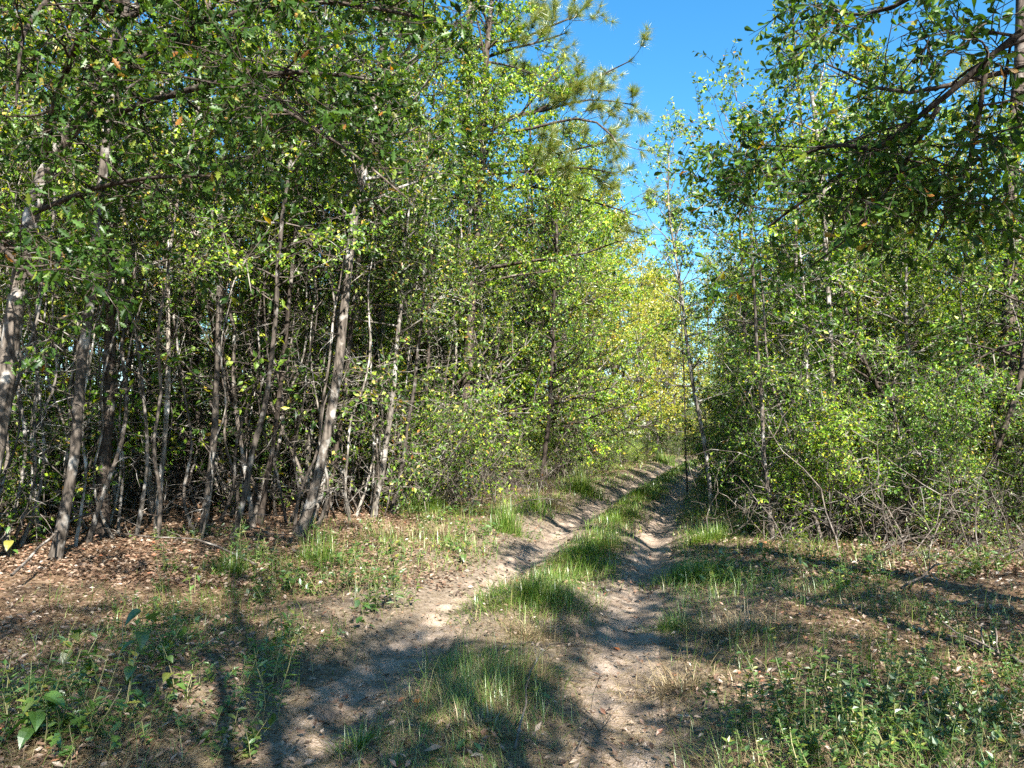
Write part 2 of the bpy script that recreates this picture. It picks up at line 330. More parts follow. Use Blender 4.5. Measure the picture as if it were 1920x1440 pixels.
def crown(rng, trunk, trad, n1=20, t0=.3, t1=1.0, L=lambda t: 2.2, elev=(10, 50), up1=.04, n2=6, n3=5, twig=.45, nl=10, size=.06, tmpl=RHOMB,
          flat=.35, droop=.15, L2=.45, wob=.16, bare=0, bareL=1.2, az=None, twig_r=.004, leafw=1.0, S=3, raw=False):
    """Grow limbs, twigs and leaves on a trunk polyline. Returns (wood MB, crown MB); crown slot 0 = leaf, slot 1 = bark."""
    wood, cr = MB(), MB()
    T = trunk[None]
    t = np.sort(rng.uniform(t0, t1, n1)); st, td = along(T, np.zeros(n1, int), t)
    azv = (np.arange(n1) * 2.39996 + rng.normal(0, .4, n1)) if az is None else rng.normal(az[0], az[1], n1)
    el = np.radians(np.interp((t - t0) / (t1 - t0 + 1e-6), [0, 1], elev) + rng.normal(0, 10, n1))
    d = np.stack([np.cos(azv) * np.cos(el), np.sin(azv) * np.cos(el), np.sin(el)], 1)
    len1 = np.array([L(q) for q in t]) * rng.uniform(.7, 1.2, n1)
    p1 = wander(rng, st, d, len1, 6, up1, wob)
    r0 = np.minimum(np.interp(t, np.linspace(0, 1, len(trad)), trad) * .55, .012 + .013 * len1)
    tubes(wood, p1, r0[:, None] * np.linspace(1, .25, 6)[None], 4)
    N2 = n1 * n2; w = np.repeat(np.arange(n1), n2); tt = rng.uniform(.2, 1, N2)
    s2, d2 = along(p1, w, tt)
    d2 = unit(d2 * .7 + perp(rng, d2) * np.array([1, 1, flat + .35]) + np.array([0, 0, .08]))
    len2 = len1[w] * L2 * (1.15 - .6 * tt) * rng.uniform(.6, 1.2, N2)
    p2 = wander(rng, s2, d2, len2, 4, up1 * .5, wob)
    tubes(cr, p2, (np.minimum(r0[w] * .4, .012))[:, None] * np.linspace(1, .35, 4)[None], 3, 1)
    N3 = N2 * n3; w3 = np.repeat(np.arange(N2), n3); t3 = rng.uniform(.15, 1, N3)
    s3, d3 = along(p2, w3, t3)
    d3 = unit(d3 * .8 + perp(rng, d3) * np.array([1, 1, flat + .25]) - np.array([0, 0, droop * .5]))
    len3 = twig * rng.uniform(.5, 1.25, N3)
    p3 = wander(rng, s3, d3, len3, 3, -droop * .3, .2)
    if twig_r > 0: tubes(cr, p3, twig_r * np.array([1, .7, .4])[None], S, 1)
    if nl > 0:
        N4 = N3 * nl; w4 = np.repeat(np.arange(N3), nl); t4 = rng.uniform(.12, 1, N4)
        s4, d4 = along(p3, w4, t4)
        ax = unit(d4 * .6 + perp(rng, d4) - np.array([0, 0, droop]))
        nm = unit(np.array([0, 0, flat * 1.6]) + rng.normal(0, .55, (N4, 3)))
        sz = size * rng.uniform(.6, 1.25, N4)
        if raw: return wood, cr, (s4, ax, nm, sz)
        leaves(cr, s4, ax, nm, sz, tmpl, 0, leafw)
    if bare:
        tb = rng.uniform(.05, t0 + .15, bare); sb, _ = along(T, np.zeros(bare, int), tb)
        a = rng.uniform(0, 6.28, bare); e = np.radians(rng.normal(15, 22, bare))
        pb = wander(rng, sb, np.stack([np.cos(a) * np.cos(e), np.sin(a) * np.cos(e), np.sin(e)], 1), bareL * rng.uniform(.4, 1.3, bare), 5, .02, .22)
        tubes(wood, pb, .010 * np.linspace(1, .3, 5)[None], 3)
        w = np.repeat(np.arange(bare), 4); sb2, db2 = along(pb, w, rng.uniform(.2, 1, bare * 4))
        tubes(wood, wander(rng, sb2, db2 * .7 + perp(rng, db2), bareL * .4 * rng.uniform(.4, 1.2, bare * 4), 4, 0, .25), .005 * np.linspace(1, .4, 4)[None], 3)
    return wood, cr

def trunk_line(rng, height, lean=.06, wob=.05, K=12):
    z = np.linspace(0, 1, K); a = rng.uniform(0, 6.28)
    x = np.cumsum(rng.normal(0, wob, K)) * height / K + lean * height * z * math.cos(a)
    y = np.cumsum(rng.normal(0, wob, K)) * height / K + lean * height * z * math.sin(a)
    return np.stack([x - x[0], y - y[0], z * height - .1], 1)
def flare(rad, r):  # root flare in the first ring
    rad = rad.copy(); rad[0] *= 1.3; rad[1] *= 1.04; return rad

def merge(dst, src):
    dst.v += src.v; dst.f += [f + dst.n for f in src.f]; dst.m += src.m; dst.n += src.n
def make_tree(name, label, cat, rng, trunk, trad, bark, leafm, S=8, group=None, loc=(0, 0, 0), crownkw=None, base=True):
    """trunk in coordinates relative to loc."""
    root = thing(name, label, cat, loc, group)
    wood, cr = crown(rng, trunk, trad, **(crownkw or {}))
    tk, tr_ = resample(trunk, flare(trad, 1) if base else trad, 26); tr_ = tr_ * (1 + rng.normal(0, .07, 26)); tk[1:-1] += rng.normal(0, .06, (24, 3)) * tr_[1:-1, None]
    tm = MB(); tubes(tm, tk[None], tr_[None], S)
    tm.v += wood.v; tm.f += [f + tm.n for f in wood.f]; tm.m += wood.m; tm.n += wood.n
    link('trunk', tm.mesh(name + '_trunk', bark), root)
    if cr.n: link('crown', cr.mesh(name + '_crown', [leafm, bark], False), root)
    return root

HIDDEN = (0, 0, -500)
def proto_park(): return (0, 0, 0)

def proto(name, cat, seed, height, r, bark, leafm, lean=.05, wob=.05, taper=.25, S=6, **kw):
    rng = np.random.default_rng(seed)
    tr = trunk_line(rng, height, lean, wob)
    rad = r * np.linspace(1, taper, len(tr))
    return make_tree(name, 'tbd', cat, rng, tr, rad, M[bark], M[leafm], S, crownkw=kw)

class Pool:
    """A prototype whose first use moves the prototype itself, later uses copy it."""
    def __init__(s, protos): s.p = protos; s.used = [False] * len(protos)
    def place(s, i, loc, rz, sc, label, group=None, tilt=(0, 0)):
        i %= len(s.p)
        c = copy_tree(s.p[i], loc, rz, sc, label, group, tilt); s.used[i] = True
        return c
    def drop(s):
        for o in s.p:
            for ch in list(o.children): bpy.data.objects.remove(ch)
            bpy.data.objects.remove(o)

sap = Pool([proto('understory_tree', 'tree', 10 + i, 8.5, .036, ['bark_grey', 'bark_dark', 'bark_pale', 'bark_pale', 'bark_grey', 'bark_pale'][i], ['thicket', 'thicket', 'holly', 'thicket', 'edge', 'holly'][i],
    lean=.07, wob=.20, n1=13, t0=.42, t1=1, L=lambda t: 1.5 * (1.25 - t), elev=(10, 55), n2=5, n3=4, nl=8, size=.075, bare=8, bareL=1.1, twig=.42) for i in range(6)])
pole = Pool([proto('sapling', 'sapling', 20 + i, 6.2, .022, ['bark_pale', 'bark_grey', 'bark_pale', 'twig'][i], ['thicket', 'edge', 'holly', 'thicket'][i],
    lean=.10, wob=.24, S=5, n1=6, t0=.55, t1=1, L=lambda t: .9, elev=(15, 55), n2=4, n3=3, nl=8, size=.07, bare=6, bareL=.8, twig=.35) for i in range(4)])
tall = Pool([proto('canopy_tree', 'tree', 30 + i, 15, .15, ['bark_grey', 'bark_dark', 'bark_pale', 'bark_grey'][i], ['thicket', 'edge', 'yellow', 'holly'][i],
    lean=.03, wob=.06, n1=26, t0=.32, t1=1, L=lambda t: 3.4 * (1.3 - t), elev=(8, 60), n2=7, n3=4, nl=13, size=.10, bare=8, bareL=1.6, twig=.5) for i in range(4)])
edge = Pool([proto('edge_tree', 'tree', 50 + i, 8.5, .07, ['bark_grey', 'bark_dark', 'bark_grey', 'bark_pale'][i], ['holly', 'edge', 'holly', 'edge'][i],
    lean=.05, wob=.07, n1=34, t0=.14, t1=1, L=lambda t: 2.7 * (1.08 - t) ** .6 + .1, elev=(5, 55), n2=8, n3=4, nl=15, size=.07, twig=.34, bare=4) for i in range(4)])
ylw = Pool([proto('yellow_tree', 'tree', 70 + i, 9.5, .08, 'bark_grey', 'yellow',
    lean=.04, wob=.06, n1=32, t0=.12, t1=1, L=lambda t: 2.7 * (1.08 - t) ** .6 + .1, elev=(10, 58), n2=8, n3=4, nl=13, size=.085, twig=.38) for i in range(3)])
def shrub(seed, h, n, leafm, bark, size, spread=.5, nl=9, nst=5, **kw):
    rng = np.random.default_rng(seed)
    root = thing('shrub', 'tbd', 'shrub')
    wm, cm = MB(), MB()
    for i in range(nst):
        a = rng.uniform(0, 6.28)
        st = np.array([[.12 * math.cos(a), .12 * math.sin(a), -.05]])
        tr = wander(rng, st, np.array([[spread * math.cos(a), spread * math.sin(a), 1.]]), h * rng.uniform(.75, 1.1), 8, .05, .10)[0]
        rad = .017 * h / 2.5 * np.linspace(1, .3, 8)
        w, c = crown(rng, tr, rad, n1=n, nl=nl, size=size, **kw)
        wm = MB(); tubes(wm, tr[None], rad[None], 5); merge(wm, w); merge(cm, c)
        link('stem', wm.mesh('shrub_stem', M[bark]), root)
    link('foliage', cm.mesh('shrub_foliage', [M[leafm], M[bark]], False), root)
    return root
shr = Pool([shrub(90 + i, [2.6, 3.2, 2.2, 3.6][i], 9, ['holly', 'privet', 'edge', 'privet'][i], 'bark_grey', .05, t0=.15, L=lambda t: .9 * (1.2 - .7 * t), elev=(5, 55), n2=5, n3=5, twig=.3, flat=.7) for i in range(4)])
thin = Pool([shrub(110 + i, [1.6, 2.0, 1.3][i], 6, ['thicket', 'holly', 'edge'][i], 'twig', .055, nl=5, t0=.2, L=lambda t: .6, elev=(0, 50), n2=4, n3=3, twig=.25) for i in range(3)])
def brush(seed, w=1.4, h=1.0):
    rng = np.random.default_rng(seed); n = 26
    st = np.stack([rng.normal(0, w * .35, n), rng.normal(0, w * .35, n), np.full(n, -.03)], 1)
    a = rng.uniform(0, 6.28, n); e = np.radians(rng.uniform(5, 80, n))
    p = wander(rng, st, np.stack([np.cos(a) * np.cos(e), np.sin(a) * np.cos(e), np.sin(e)], 1), h * rng.uniform(.6, 1.8, n), 7, -.04, .28)
    m = MB(); tubes(m, p, .009 * np.linspace(1, .35, 7)[None], 4)
    wv = np.repeat(np.arange(n), 6); s, d = along(p, wv, rng.uniform(.15, 1, n * 6))
    p2 = wander(rng, s, d * .6 + perp(rng, d), h * .5 * rng.uniform(.3, 1.2, n * 6), 5, -.02, .3)
    tubes(m, p2, .0045 * np.linspace(1, .4, 5)[None], 3)
    wv = np.repeat(np.arange(n * 6), 2); s, d = along(p2, wv, rng.uniform(.2, 1, n * 12))
    tubes(m, wander(rng, s, d * .6 + perp(rng, d), h * .22 * rng.uniform(.4, 1.2, n * 12), 3, 0, .3), .003, 3)
    o = link('brush', m.mesh('brush', M['twig'])); tag(o, 'tbd', 'brush'); return o
brs = Pool([brush(130 + i) for i in range(3)])

rng = np.random.default_rng(7)
def left_edge(y): return np.interp(y, [4, 8, 10, 12, 15, 19, 26, 40, 60], [-11, -7.0, -5.2, -4.4, -4.2, -4.0, -3.8, -3.2, -2.4])
def right_edge(y): return np.interp(y, [4, 9, 11, 13, 19, 26, 40, 60], [8, 4.6, 3.1, 2.7, 2.2, 2.2, 2.3, 2.4])
def scatter(n, side, y0, y1, off0, off1, mind, seed, ylog=True, taken=None):
    r = np.random.default_rng(seed); pts = []; tries = 0
    taken = taken if taken is not None else []
    while len(pts) < n and tries < n * 60:
        tries += 1
        y = math.exp(r.uniform(math.log(y0), math.log(y1))) if ylog else r.uniform(y0, y1)
        o = off0 + (off1 - off0) * r.uniform(0, 1) ** 1.3
        d = (left_edge(y) - o) if side < 0 else (right_edge(y) + o)
        x = float(cx(y)) + d
        if abs(x) > y * .9 + 4: continue
        uu = 960 + F * x / y
        if (318 < uu < 378 and y < 15.3) or (176 < uu < 214 and y < 10.3) or (1880 < uu < 1930 and y < 14): continue
        if all((x - a) ** 2 + (y - b) ** 2 > mind ** 2 for a, b in taken + pts): pts.append((x, y))
    return pts
REG = []          # (object, x, y, adjective, noun): things whose label is written at the end from what stands beside them
LAND = []         # (phrase, x, y): what the labels may point to
WORDS = {}
def put(pool, pts, label, group, smin, smax, seed, pick=None, sink=0.0):
    r = np.random.default_rng(seed)
    for k, (x, y) in enumerate(pts):
        i = int(r.integers(0, 100)) if pick is None else pick[int(r.integers(0, len(pick)))]
        s_ = r.uniform(smin, smax); o_ = pool.place(i, (x, y, ghs(x, y) - sink), r.uniform(0, 6.28), s_, label, group, (r.normal(0, .04), r.normal(0, .04)))
        adj = WORDS[id(pool)]; f_ = (s_ - smin) / (smax - smin)
        REG.append((o_, x, y, ('small ' if f_ < .33 else 'tall ' if f_ > .67 else '') + adj[1][i % len(pool.p) % len(adj[1])], adj[0]))

for pl_, noun_, adj_ in ((sap, 'understory tree', ['grey', 'dark', 'pale', 'whitish', 'greyish', 'pale barked']), (tall, 'broadleaf tree', ['grey trunked', 'dark trunked', 'yellow leaved', 'dark leaved']),
        (edge, 'leafy tree', ['dark green', 'yellow green', 'deep green', 'bright green']), (ylw, 'tree', ['yellow green']), (shr, 'shrub', ['glossy', 'fine leaved', 'light green', 'dense']),
        (pole, 'thin sapling', ['pale', 'grey', 'whitish', 'bare']), (thin, 'thin bush', ['twiggy', 'dark leaved', 'light leaved']), (brs, 'twig tangle', ['grey', 'bare', 'pale'])):
    WORDS[id(pl_)] = (noun_, adj_)
# ---- trees set one by one along the edges of the track: (pool, prototype, offset from the track centre, distance, scale, label)
def at(pool, i, d, y, sc, label, rz=None, group=None, tilt=(0, 0)):
    x = float(cx(y)) + d
    return pool.place(i, (x, y, ghs(x, y) - .05), rng.uniform(0, 6.28) if rz is None else rz, sc, label, group, tilt)
ORD = ['first', 'second', 'third', 'fourth', 'fifth', 'sixth', 'seventh', 'eighth', 'ninth', 'tenth', 'eleventh', 'twelfth', 'thirteenth', 'fourteenth', 'fifteenth', 'sixteenth']
LEFT = [(edge, 0, -5.8, 15.5, 1.1), (edge, 1, -5.2, 17.5, 1.25), (edge, 3, -4.0, 18.5, 1.15), (edge, 1, -4.9, 21.0, 1.5), (edge, 2, -3.8, 22.5, 1.1), (edge, 1, -4.2, 25.0, 1.5), (edge, 3, -3.6, 27.5, 1.2),
        (edge, 3, -4.0, 30, 1.5), (edge, 1, -3.4, 33, 1.25), (edge, 3, -4.2, 36.0, 1.55), (edge, 1, -3.6, 40.0, 1.5)]
for k, (pl, i, d, y, sc) in enumerate(LEFT):
    at(pl, i, d, y, sc, 'full leafy green tree on the left verge, %s along the track from the camera' % ORD[k], group='leafy green trees on the left verge')
LY = [(ylw, 2, -3.8, 26.2, 1.0), (ylw, 0, -3.6, 31.5, 1.2), (ylw, 1, -3.6, 36.5, 1.35), (ylw, 2, -3.4, 42, 1.4), (ylw, 0, -3.3, 46.5, 1.35), (ylw, 1, -3.0, 52, 1.3), (ylw, 2, -2.8, 58, 1.25)]
for k, (pl, i, d, y, sc) in enumerate(LY):
    at(pl, i, d, y, sc, 'yellow green autumn tree leaning over the far left verge, %s towards the bend' % ORD[k], group='yellow green trees on the far left verge')
RIGHT = [(edge, 3, 5.2, 12.6, .72), (edge, 1, 7.2, 12.6, .85), (edge, 2, 9.4, 12.8, .9), (edge, 1, 4.6, 14.0, .75), (edge, 3, 3.6, 17.0, .7), (edge, 1, 5.6, 18.5, .95), (edge, 2, 3.2, 21.5, .7), (edge, 3, 3.5, 26, .75), (edge, 1, 3.5, 31, .85), (ylw, 2, 3.4, 37, .9), (edge, 1, 3.4, 44, 1.0)]
for k, (pl, i, d, y, sc) in enumerate(RIGHT):
    at(pl, i, d, y, sc, 'bushy green tree on the right verge, %s along the track from the camera' % ORD[k], group='bushy green trees on the right verge')
END = [(ylw, 1, -4.5, 62, 1.45), (edge, 1, -2.6, 64, 1.4), (ylw, 2, -.9, 66, 1.35), (edge, 3, .8, 68, 1.4), (ylw, 0, -7.5, 69, 1.7), (edge, 1, 2.6, 66, 1.35), (edge, 3, 4.6, 63, 1.35), (ylw, 1, 1.4, 76, 1.6), (edge, 3, -4, 78, 1.7), (ylw, 2, -11, 76, 1.7), (edge, 1, 6, 74, 1.5), (edge, 3, 9, 70, 1.5)]
for k, (pl, i, d, y, sc) in enumerate(END):
    at(pl, i, d, y, sc, 'tree closing the view where the track bends away, %s of those from the left' % ORD[k], group='trees at the bend of the track')
for k, (i, d, y, sc) in enumerate([(2, -7.5, 66, 1.0), (1, -5.4, 67, 1.05), (2, -4.2, 72, 1.2), (1, -2.8, 66, .95), (2, -1.2, 70, 1.1), (1, .6, 67, 1.0), (2, 2.6, 73, 1.1), (0, 5, 68, .9), (2, 8, 74, 1.0)]):
    at(tall, i, d, y, sc, 'tall tree rising behind the bend of the track, %s of those from the left' % ORD[k], group='tall trees behind the bend')
for k, (d, y, sc) in enumerate([(-5.2, 63, 1.5), (-3.8, 62, 1.3), (-2.6, 64, 1.3), (-1.8, 61, 1.0), (-.3, 62.5, .7), (.9, 63, .65), (2.2, 61, .9), (3.4, 58, 1.0)]):
    at(shr, k, d, y, sc, 'low dark shrub at the far end of the track, %s from the left' % ORD[k], group='shrubs at the bend of the track')

for k, (i, u_, y, sc) in enumerate([(0, 1262, 66, 1.9), (2, 1278, 72, 2.0), (1, 1292, 67, 1.9), (3, 1304, 76, 2.0), (2, 1314, 70, 2.0), (0, 1324, 80, 2.2), (1, 1338, 73, 2.0), (2, 1352, 82, 2.2)]):
    at(shr, i, (u_ - 960) / F * y - float(cx(y)), y, sc, 'large leafy shrub filling the gap beyond the bend, %s from the left' % ORD[k], group='large shrubs beyond the bend')
put(sap, scatter(170, -1, 8.8, 42, .2, 17, .45, 1), 'slender sapling in the crowded thicket on the left of the track', 'slender understory trees of the left thicket', .75, 1.25, 2)
put(sap, scatter(60, 1, 12.5, 42, .4, 12, .6, 3), 'slender sapling in the thicket on the right of the track', 'slender understory trees of the right thicket', .6, .95, 4, [0, 2, 3, 4])
put(shr, scatter(26, -1, 17, 55, -.5, 1.5, .9, 37), 'leafy shrub at the foot of the trees on the left verge', 'verge shrubs left of the track', .5, .9, 38)
put(pole, scatter(150, -1, 8.4, 32, .0, 13, .35, 61), 'tbd', 'thin bare poles of the left thicket', .7, 1.25, 62)
put(pole, scatter(44, 1, 10.4, 28, .0, 9, .4, 63), 'tbd', 'thin bare poles of the right thicket', .6, 1.1, 64)
put(brs, scatter(7, -1, 13, 30, -.8, .6, .7, 71), 'tbd', 'dead twig tangles of the left verge', .8, 1.4, 72)
put(thin, scatter(22, -1, 13, 34, -.7, 1.0, .6, 73), 'tbd', 'thin bushes of the left verge', .8, 1.8, 74, [0, 2])
put(pole, scatter(26, -1, 12.5, 30, -.3, 1.2, .5, 75), 'tbd', 'thin bare poles of the left verge', .6, 1.1, 76)
put(pole, scatter(60, -1, 8.2, 14, .0, 5, .26, 81), 'tbd', 'thin bare poles at the front of the left thicket', .7, 1.3, 82)
put(tall, scatter(40, -1, 20, 80, 6, 38, 2.0, 5), 'tall broadleaf tree filling the woods behind the left thicket', 'tall trees of the left woods', .8, 1.15, 6)
put(tall, scatter(34, 1, 16, 80, 4.5, 30, 2.0, 7), 'tall broadleaf tree filling the woods behind the right thicket', 'tall trees of the right woods', .6, .9, 8, [0, 1, 2])
put(edge, scatter(44, -1, 22, 80, 4, 40, 2.2, 9), 'leafy tree deep in the left woods', 'leafy trees deep in the left woods', .9, 1.5, 10)
put(edge, scatter(26, 1, 14, 34, 1.5, 12, 1.5, 41), 'bushy tree crowding the woods right of the track', 'bushy trees of the right woods', .65, 1.0, 42, [1, 3, 2])
put(edge, scatter(34, 1, 18, 80, 3, 36, 2.0, 11), 'leafy tree deep in the right woods', 'leafy trees deep in the right woods', .6, 1.0, 12, [1, 2, 3])
put(shr, scatter(44, -1, 26, 80, 6, 45, 1.6, 47), 'tall leafy bush far back between the trunks of the left woods', 'far bushes of the left woods', 1.2, 2.0, 48)
put(shr, scatter(46, -1, 10, 55, .8, 20, .9, 17), 'leafy shrub in the understory of the left woods', 'understory shrubs of the left woods', .5, 1.0, 18)
put(shr, scatter(100, 1, 10.4, 45, -.2, 11, .65, 19), 'leafy shrub in the dense undergrowth right of the track', 'undergrowth shrubs right of the track', .6, 1.1, 20)
put(thin, scatter(50, -1, 8.3, 40, .0, 15, .6, 21), 'thin twiggy bush under the saplings left of the track', 'thin bushes of the left woods', .7, 1.3, 22)
put(thin, scatter(26, -1, 10.5, 30, .2, 12, .7, 51), 'tall thin bush among the saplings left of the track', 'tall thin bushes of the left woods', 1.8, 3.0, 52)
put(brs, scatter(20, -1, 9, 32, -.2, 12, .8, 23), 'tangle of bare grey dead twigs on the left forest floor', 'dead twig tangles of the left woods', .7, 1.3, 24)
put(thin, scatter(34, 1, 10.2, 28, .0, 9, .7, 53), 'thin bush in the right undergrowth', 'thin bushes of the right undergrowth', 1.0, 2.2, 54)
put(brs, scatter(8, 1, 9.5, 26, -.2, 8, .8, 25), 'tangle of bare grey dead twigs on the right forest floor', 'dead twig tangles of the right woods', .7, 1.4, 26)

NICK = {301: 'the leftmost leaning trunk', 302: 'the near-black trunk', 303: 'the thick pine', 304: 'the reddish pine', 305: 'the slanted dark tree', 306: 'the pale leaning stem', 307: 'the thin grey stem',
        308: 'the slim verge trunk', 309: 'the whitish trunk', 310: 'the light grey stem', 311: 'the mottled stem', 312: 'the grey leaning sapling', 313: 'the dark stem', 314: 'the straight dark sapling',
        320: 'the crooked sapling', 321: 'the slim right sapling', 322: 'the speckled trunk', 323: 'the thin pale stem', 324: 'the left-slanting stem', 325: 'the right margin stem', 326: 'the flaky pine',
        330: 'the sky sapling', 331: 'the upright sapling', 332: 'the sparse sapling'}
# ---- trunks the photograph lets one pick out: pixel polyline, distance, width in pixels at the foot and at the top
def picked(name, label, cat, pix, D, w0, w1, bark, leafm, seed, foot=True, extra=(0, 0, 0), **kw):
    r = np.random.default_rng(seed)
    Ds = np.broadcast_to(np.asarray(D, float), (len(pix),))
    pts = np.array([P(u, v, q) for (u, v), q in zip(pix, Ds)])
    if foot: pts[0, 2] = ghs(pts[0, 0], pts[0, 1]) - .08
    if extra[2]: pts = np.vstack([pts, pts[-1] + np.array(extra)])
    rad = np.linspace(w0, w1, len(pts)) * float(Ds[0]) / F / 2 * .74
    base = pts[0].copy(); LAND.append((NICK[seed], base[0], base[1]))
    tr, rd = resample(pts - base, rad, 16)
    wk = np.cumsum(r.normal(0, .022, (16, 3)), 0); wk -= np.linspace(0, 1, 16)[:, None] * wk[-1]; tr += wk - wk[0]
    return make_tree(name, label, cat, r, tr, rd, M[bark], M[leafm], 10, loc=base, crownkw=kw)
small = dict(n1=14, t0=.5, L=lambda t: 1.5, n2=5, n3=5, nl=9, size=.075, bare=10, twig=.4)
picked('tree', 'dark trunk leaning right at the far left of the thicket, foot in leaf litter', 'tree', [(100, 1088), (135, 900), (160, 700), (178, 520), (192, 350), (208, 200)], 8.9, 27, 16, 'bark_grey', 'thicket', 301, extra=(.1, .2, 2.2), **small)
picked('tree', 'straight near-black trunk rising just right of the leaning one', 'tree', [(192, 985), (196, 820), (203, 640), (206, 480), (210, 330), (214, 190)], 10.4, 32, 18, 'bark_dark', 'thicket', 302, extra=(0, .2, 2.5), **small)
picked('pine_tree', 'thick scaly brown pine trunk standing deep behind the saplings', 'tree', [(345, 935), (350, 800), (358, 640), (365, 500), (372, 300), (380, 60)], 15.5, 56, 34, 'bark_pine', 'needle', 303, extra=(0, 0, 3), n1=10, t0=.8, L=lambda t: 2, nl=6, size=.2, tmpl=NARROW, n2=4, n3=4)
picked('pine_tree', 'reddish brown pine trunk between the thick pine and the leaning dark tree', 'tree', [(478, 930), (486, 780), (494, 620), (506, 450), (514, 340), (520, 100)], 16.5, 40, 30, 'bark_pine', 'needle', 304, extra=(0, 0, 3), n1=10, t0=.8, L=lambda t: 2, nl=6, size=.2, tmpl=NARROW, n2=4, n3=4)
picked('tree', 'dark grey trunk leaning right, the most slanted tree of the left thicket', 'tree', [(556, 1030), (590, 930), (622, 800), (640, 680), (655, 540), (668, 420), (700, 260)], 11.2, 27, 16, 'bark_grey', 'holly', 305, extra=(.2, 0, 1.8), n1=22, t0=.62, L=lambda t: 1.7, n2=6, n3=6, nl=9, size=.07, bare=9, twig=.4)
picked('sapling', 'pale bare sapling stem leaning right at the edge of the left thicket', 'sapling', [(700, 968), (716, 900), (728, 820), (738, 740), (748, 640), (752, 540)], 13.2, 16, 9, 'bark_pale', 'thicket', 306, extra=(.1, .1, 1.6), **small)
picked('sapling', 'thin grey sapling stem standing just right of the pale leaning one', 'sapling', [(732, 966), (750, 900), (765, 800), (778, 700), (786, 600)], 13.6, 11, 6, 'bark_grey', 'thicket', 307, extra=(.1, .1, 1.8), **small)
picked('tree', 'dark slim trunk at the left verge beside the tall bright grass', 'tree', [(1014, 912), (1022, 850), (1030, 780), (1036, 700), (1040, 600)], 21, 12, 8, 'bark_dark', 'holly', 308, extra=(.1, 0, 3), n1=24, t0=.35, L=lambda t: 2.0, n2=6, n3=6, nl=9, size=.07, twig=.4)
picked('sapling', 'sunlit whitish sapling trunk behind the twin dark trunks', 'sapling', [(288, 960), (280, 760), (268, 560), (262, 430), (290, 270), (300, 150)], 12.5, 15, 10, 'bark_pale', 'edge', 309, extra=(.1, 0, 2), **small)
picked('sapling', 'light grey sapling stem left of the thick pine trunk', 'sapling', [(292, 1010), (305, 860), (312, 700), (316, 520), (320, 300)], 11, 14, 8, 'bark_pale', 'thicket', 310, extra=(.1, .1, 2.2), **small)
picked('sapling', 'mottled grey sapling stem right of the thick pine trunk', 'sapling', [(376, 1040), (392, 900), (406, 740), (412, 600), (416, 420), (440, 260)], 10.8, 18, 10, 'bark_grey', 'thicket', 311, extra=(.1, .1, 2.0), **small)
picked('sapling', 'grey sapling leaning right between mottled stem and reddish pine', 'sapling', [(432, 1045), (452, 960), (482, 830), (506, 700), (520, 560), (535, 400)], 10.6, 17, 9, 'bark_grey', 'holly', 312, extra=(.1, .1, 2.0), **small)
picked('sapling', 'dark sapling stem just left of the most slanted tree', 'sapling', [(486, 1005), (500, 900), (515, 780), (530, 640), (545, 480), (548, 330)], 11.9, 14, 8, 'bark_dark', 'thicket', 313, extra=(.1, .1, 2.2), **small)
picked('sapling', 'straight dark sapling right of the most slanted tree, leafy at head height', 'sapling', [(606, 985), (622, 880), (640, 770), (655, 650), (668, 520)], 13.2, 15, 8, 'bark_dark', 'holly', 314, extra=(.1, .1, 2.4), **small)
# right of the track
picked('sapling', 'pale crooked sapling at the right rut, leaning left over the far track', 'sapling', [(1337, 945), (1330, 880), (1322, 800), (1305, 735), (1298, 660), (1285, 560), (1272, 470), (1262, 400)], 15.5, 12, 4, 'bark_pale', 'edge', 320, extra=(-.05, 0, 1.4), n1=30, t0=.3, L=lambda t: 1.1, n2=4, n3=4, nl=8, size=.065, bare=6, elev=(15, 55), twig=.32)
picked('sapling', 'slim dark sapling in the right undergrowth, foot in shaded litter', 'sapling', [(1452, 1022), (1440, 930), (1430, 820), (1424, 700), (1420, 560)], 11.2, 12, 6, 'bark_grey', 'edge', 321, extra=(-.1, 0, 2), **small)
picked('sapling', 'pale speckled trunk in the middle of the right undergrowth', 'sapling', [(1574, 1000), (1574, 920), (1570, 820), (1560, 700), (1548, 560), (1540, 400)], 12.2, 17, 10, 'bark_pale', 'edge', 322, extra=(-.1, 0, 2), **small)
picked('sapling', 'thin pale stem left of the speckled trunk', 'sapling', [(1552, 1000), (1546, 920), (1534, 830), (1518, 700)], 11.9, 8, 5, 'bark_pale', 'privet', 323, extra=(-.1, 0, 2), **small)
picked('sapling', 'dark stem slanting left across the right undergrowth', 'sapling', [(1790, 985), (1740, 890), (1690, 810), (1640, 730), (1600, 660)], 12.0, 16, 8, 'bark_dark', 'privet', 324, extra=(-.3, 0, 1.4), **small)
picked('sapling', 'dark stem leaning right near the right margin of the view', 'sapling', [(1838, 1010), (1850, 900), (1874, 790), (1905, 690), (1930, 560)], 10.6, 18, 10, 'bark_dark', 'privet', 325, extra=(.1, 0, 1.8), **small)
picked('pine_tree', 'pale flaky pine trunk rising at the right margin behind the oak leaves', 'tree', [(1870, 985), (1885, 760), (1898, 520), (1904, 380), (1912, 200), (1918, 20)], 14.5, 38, 26, 'bark_pine', 'needle', 326, extra=(0, 0, 3), n1=8, t0=.85, L=lambda t: 2, nl=6, size=.2, tmpl=NARROW, n2=4, n3=4)
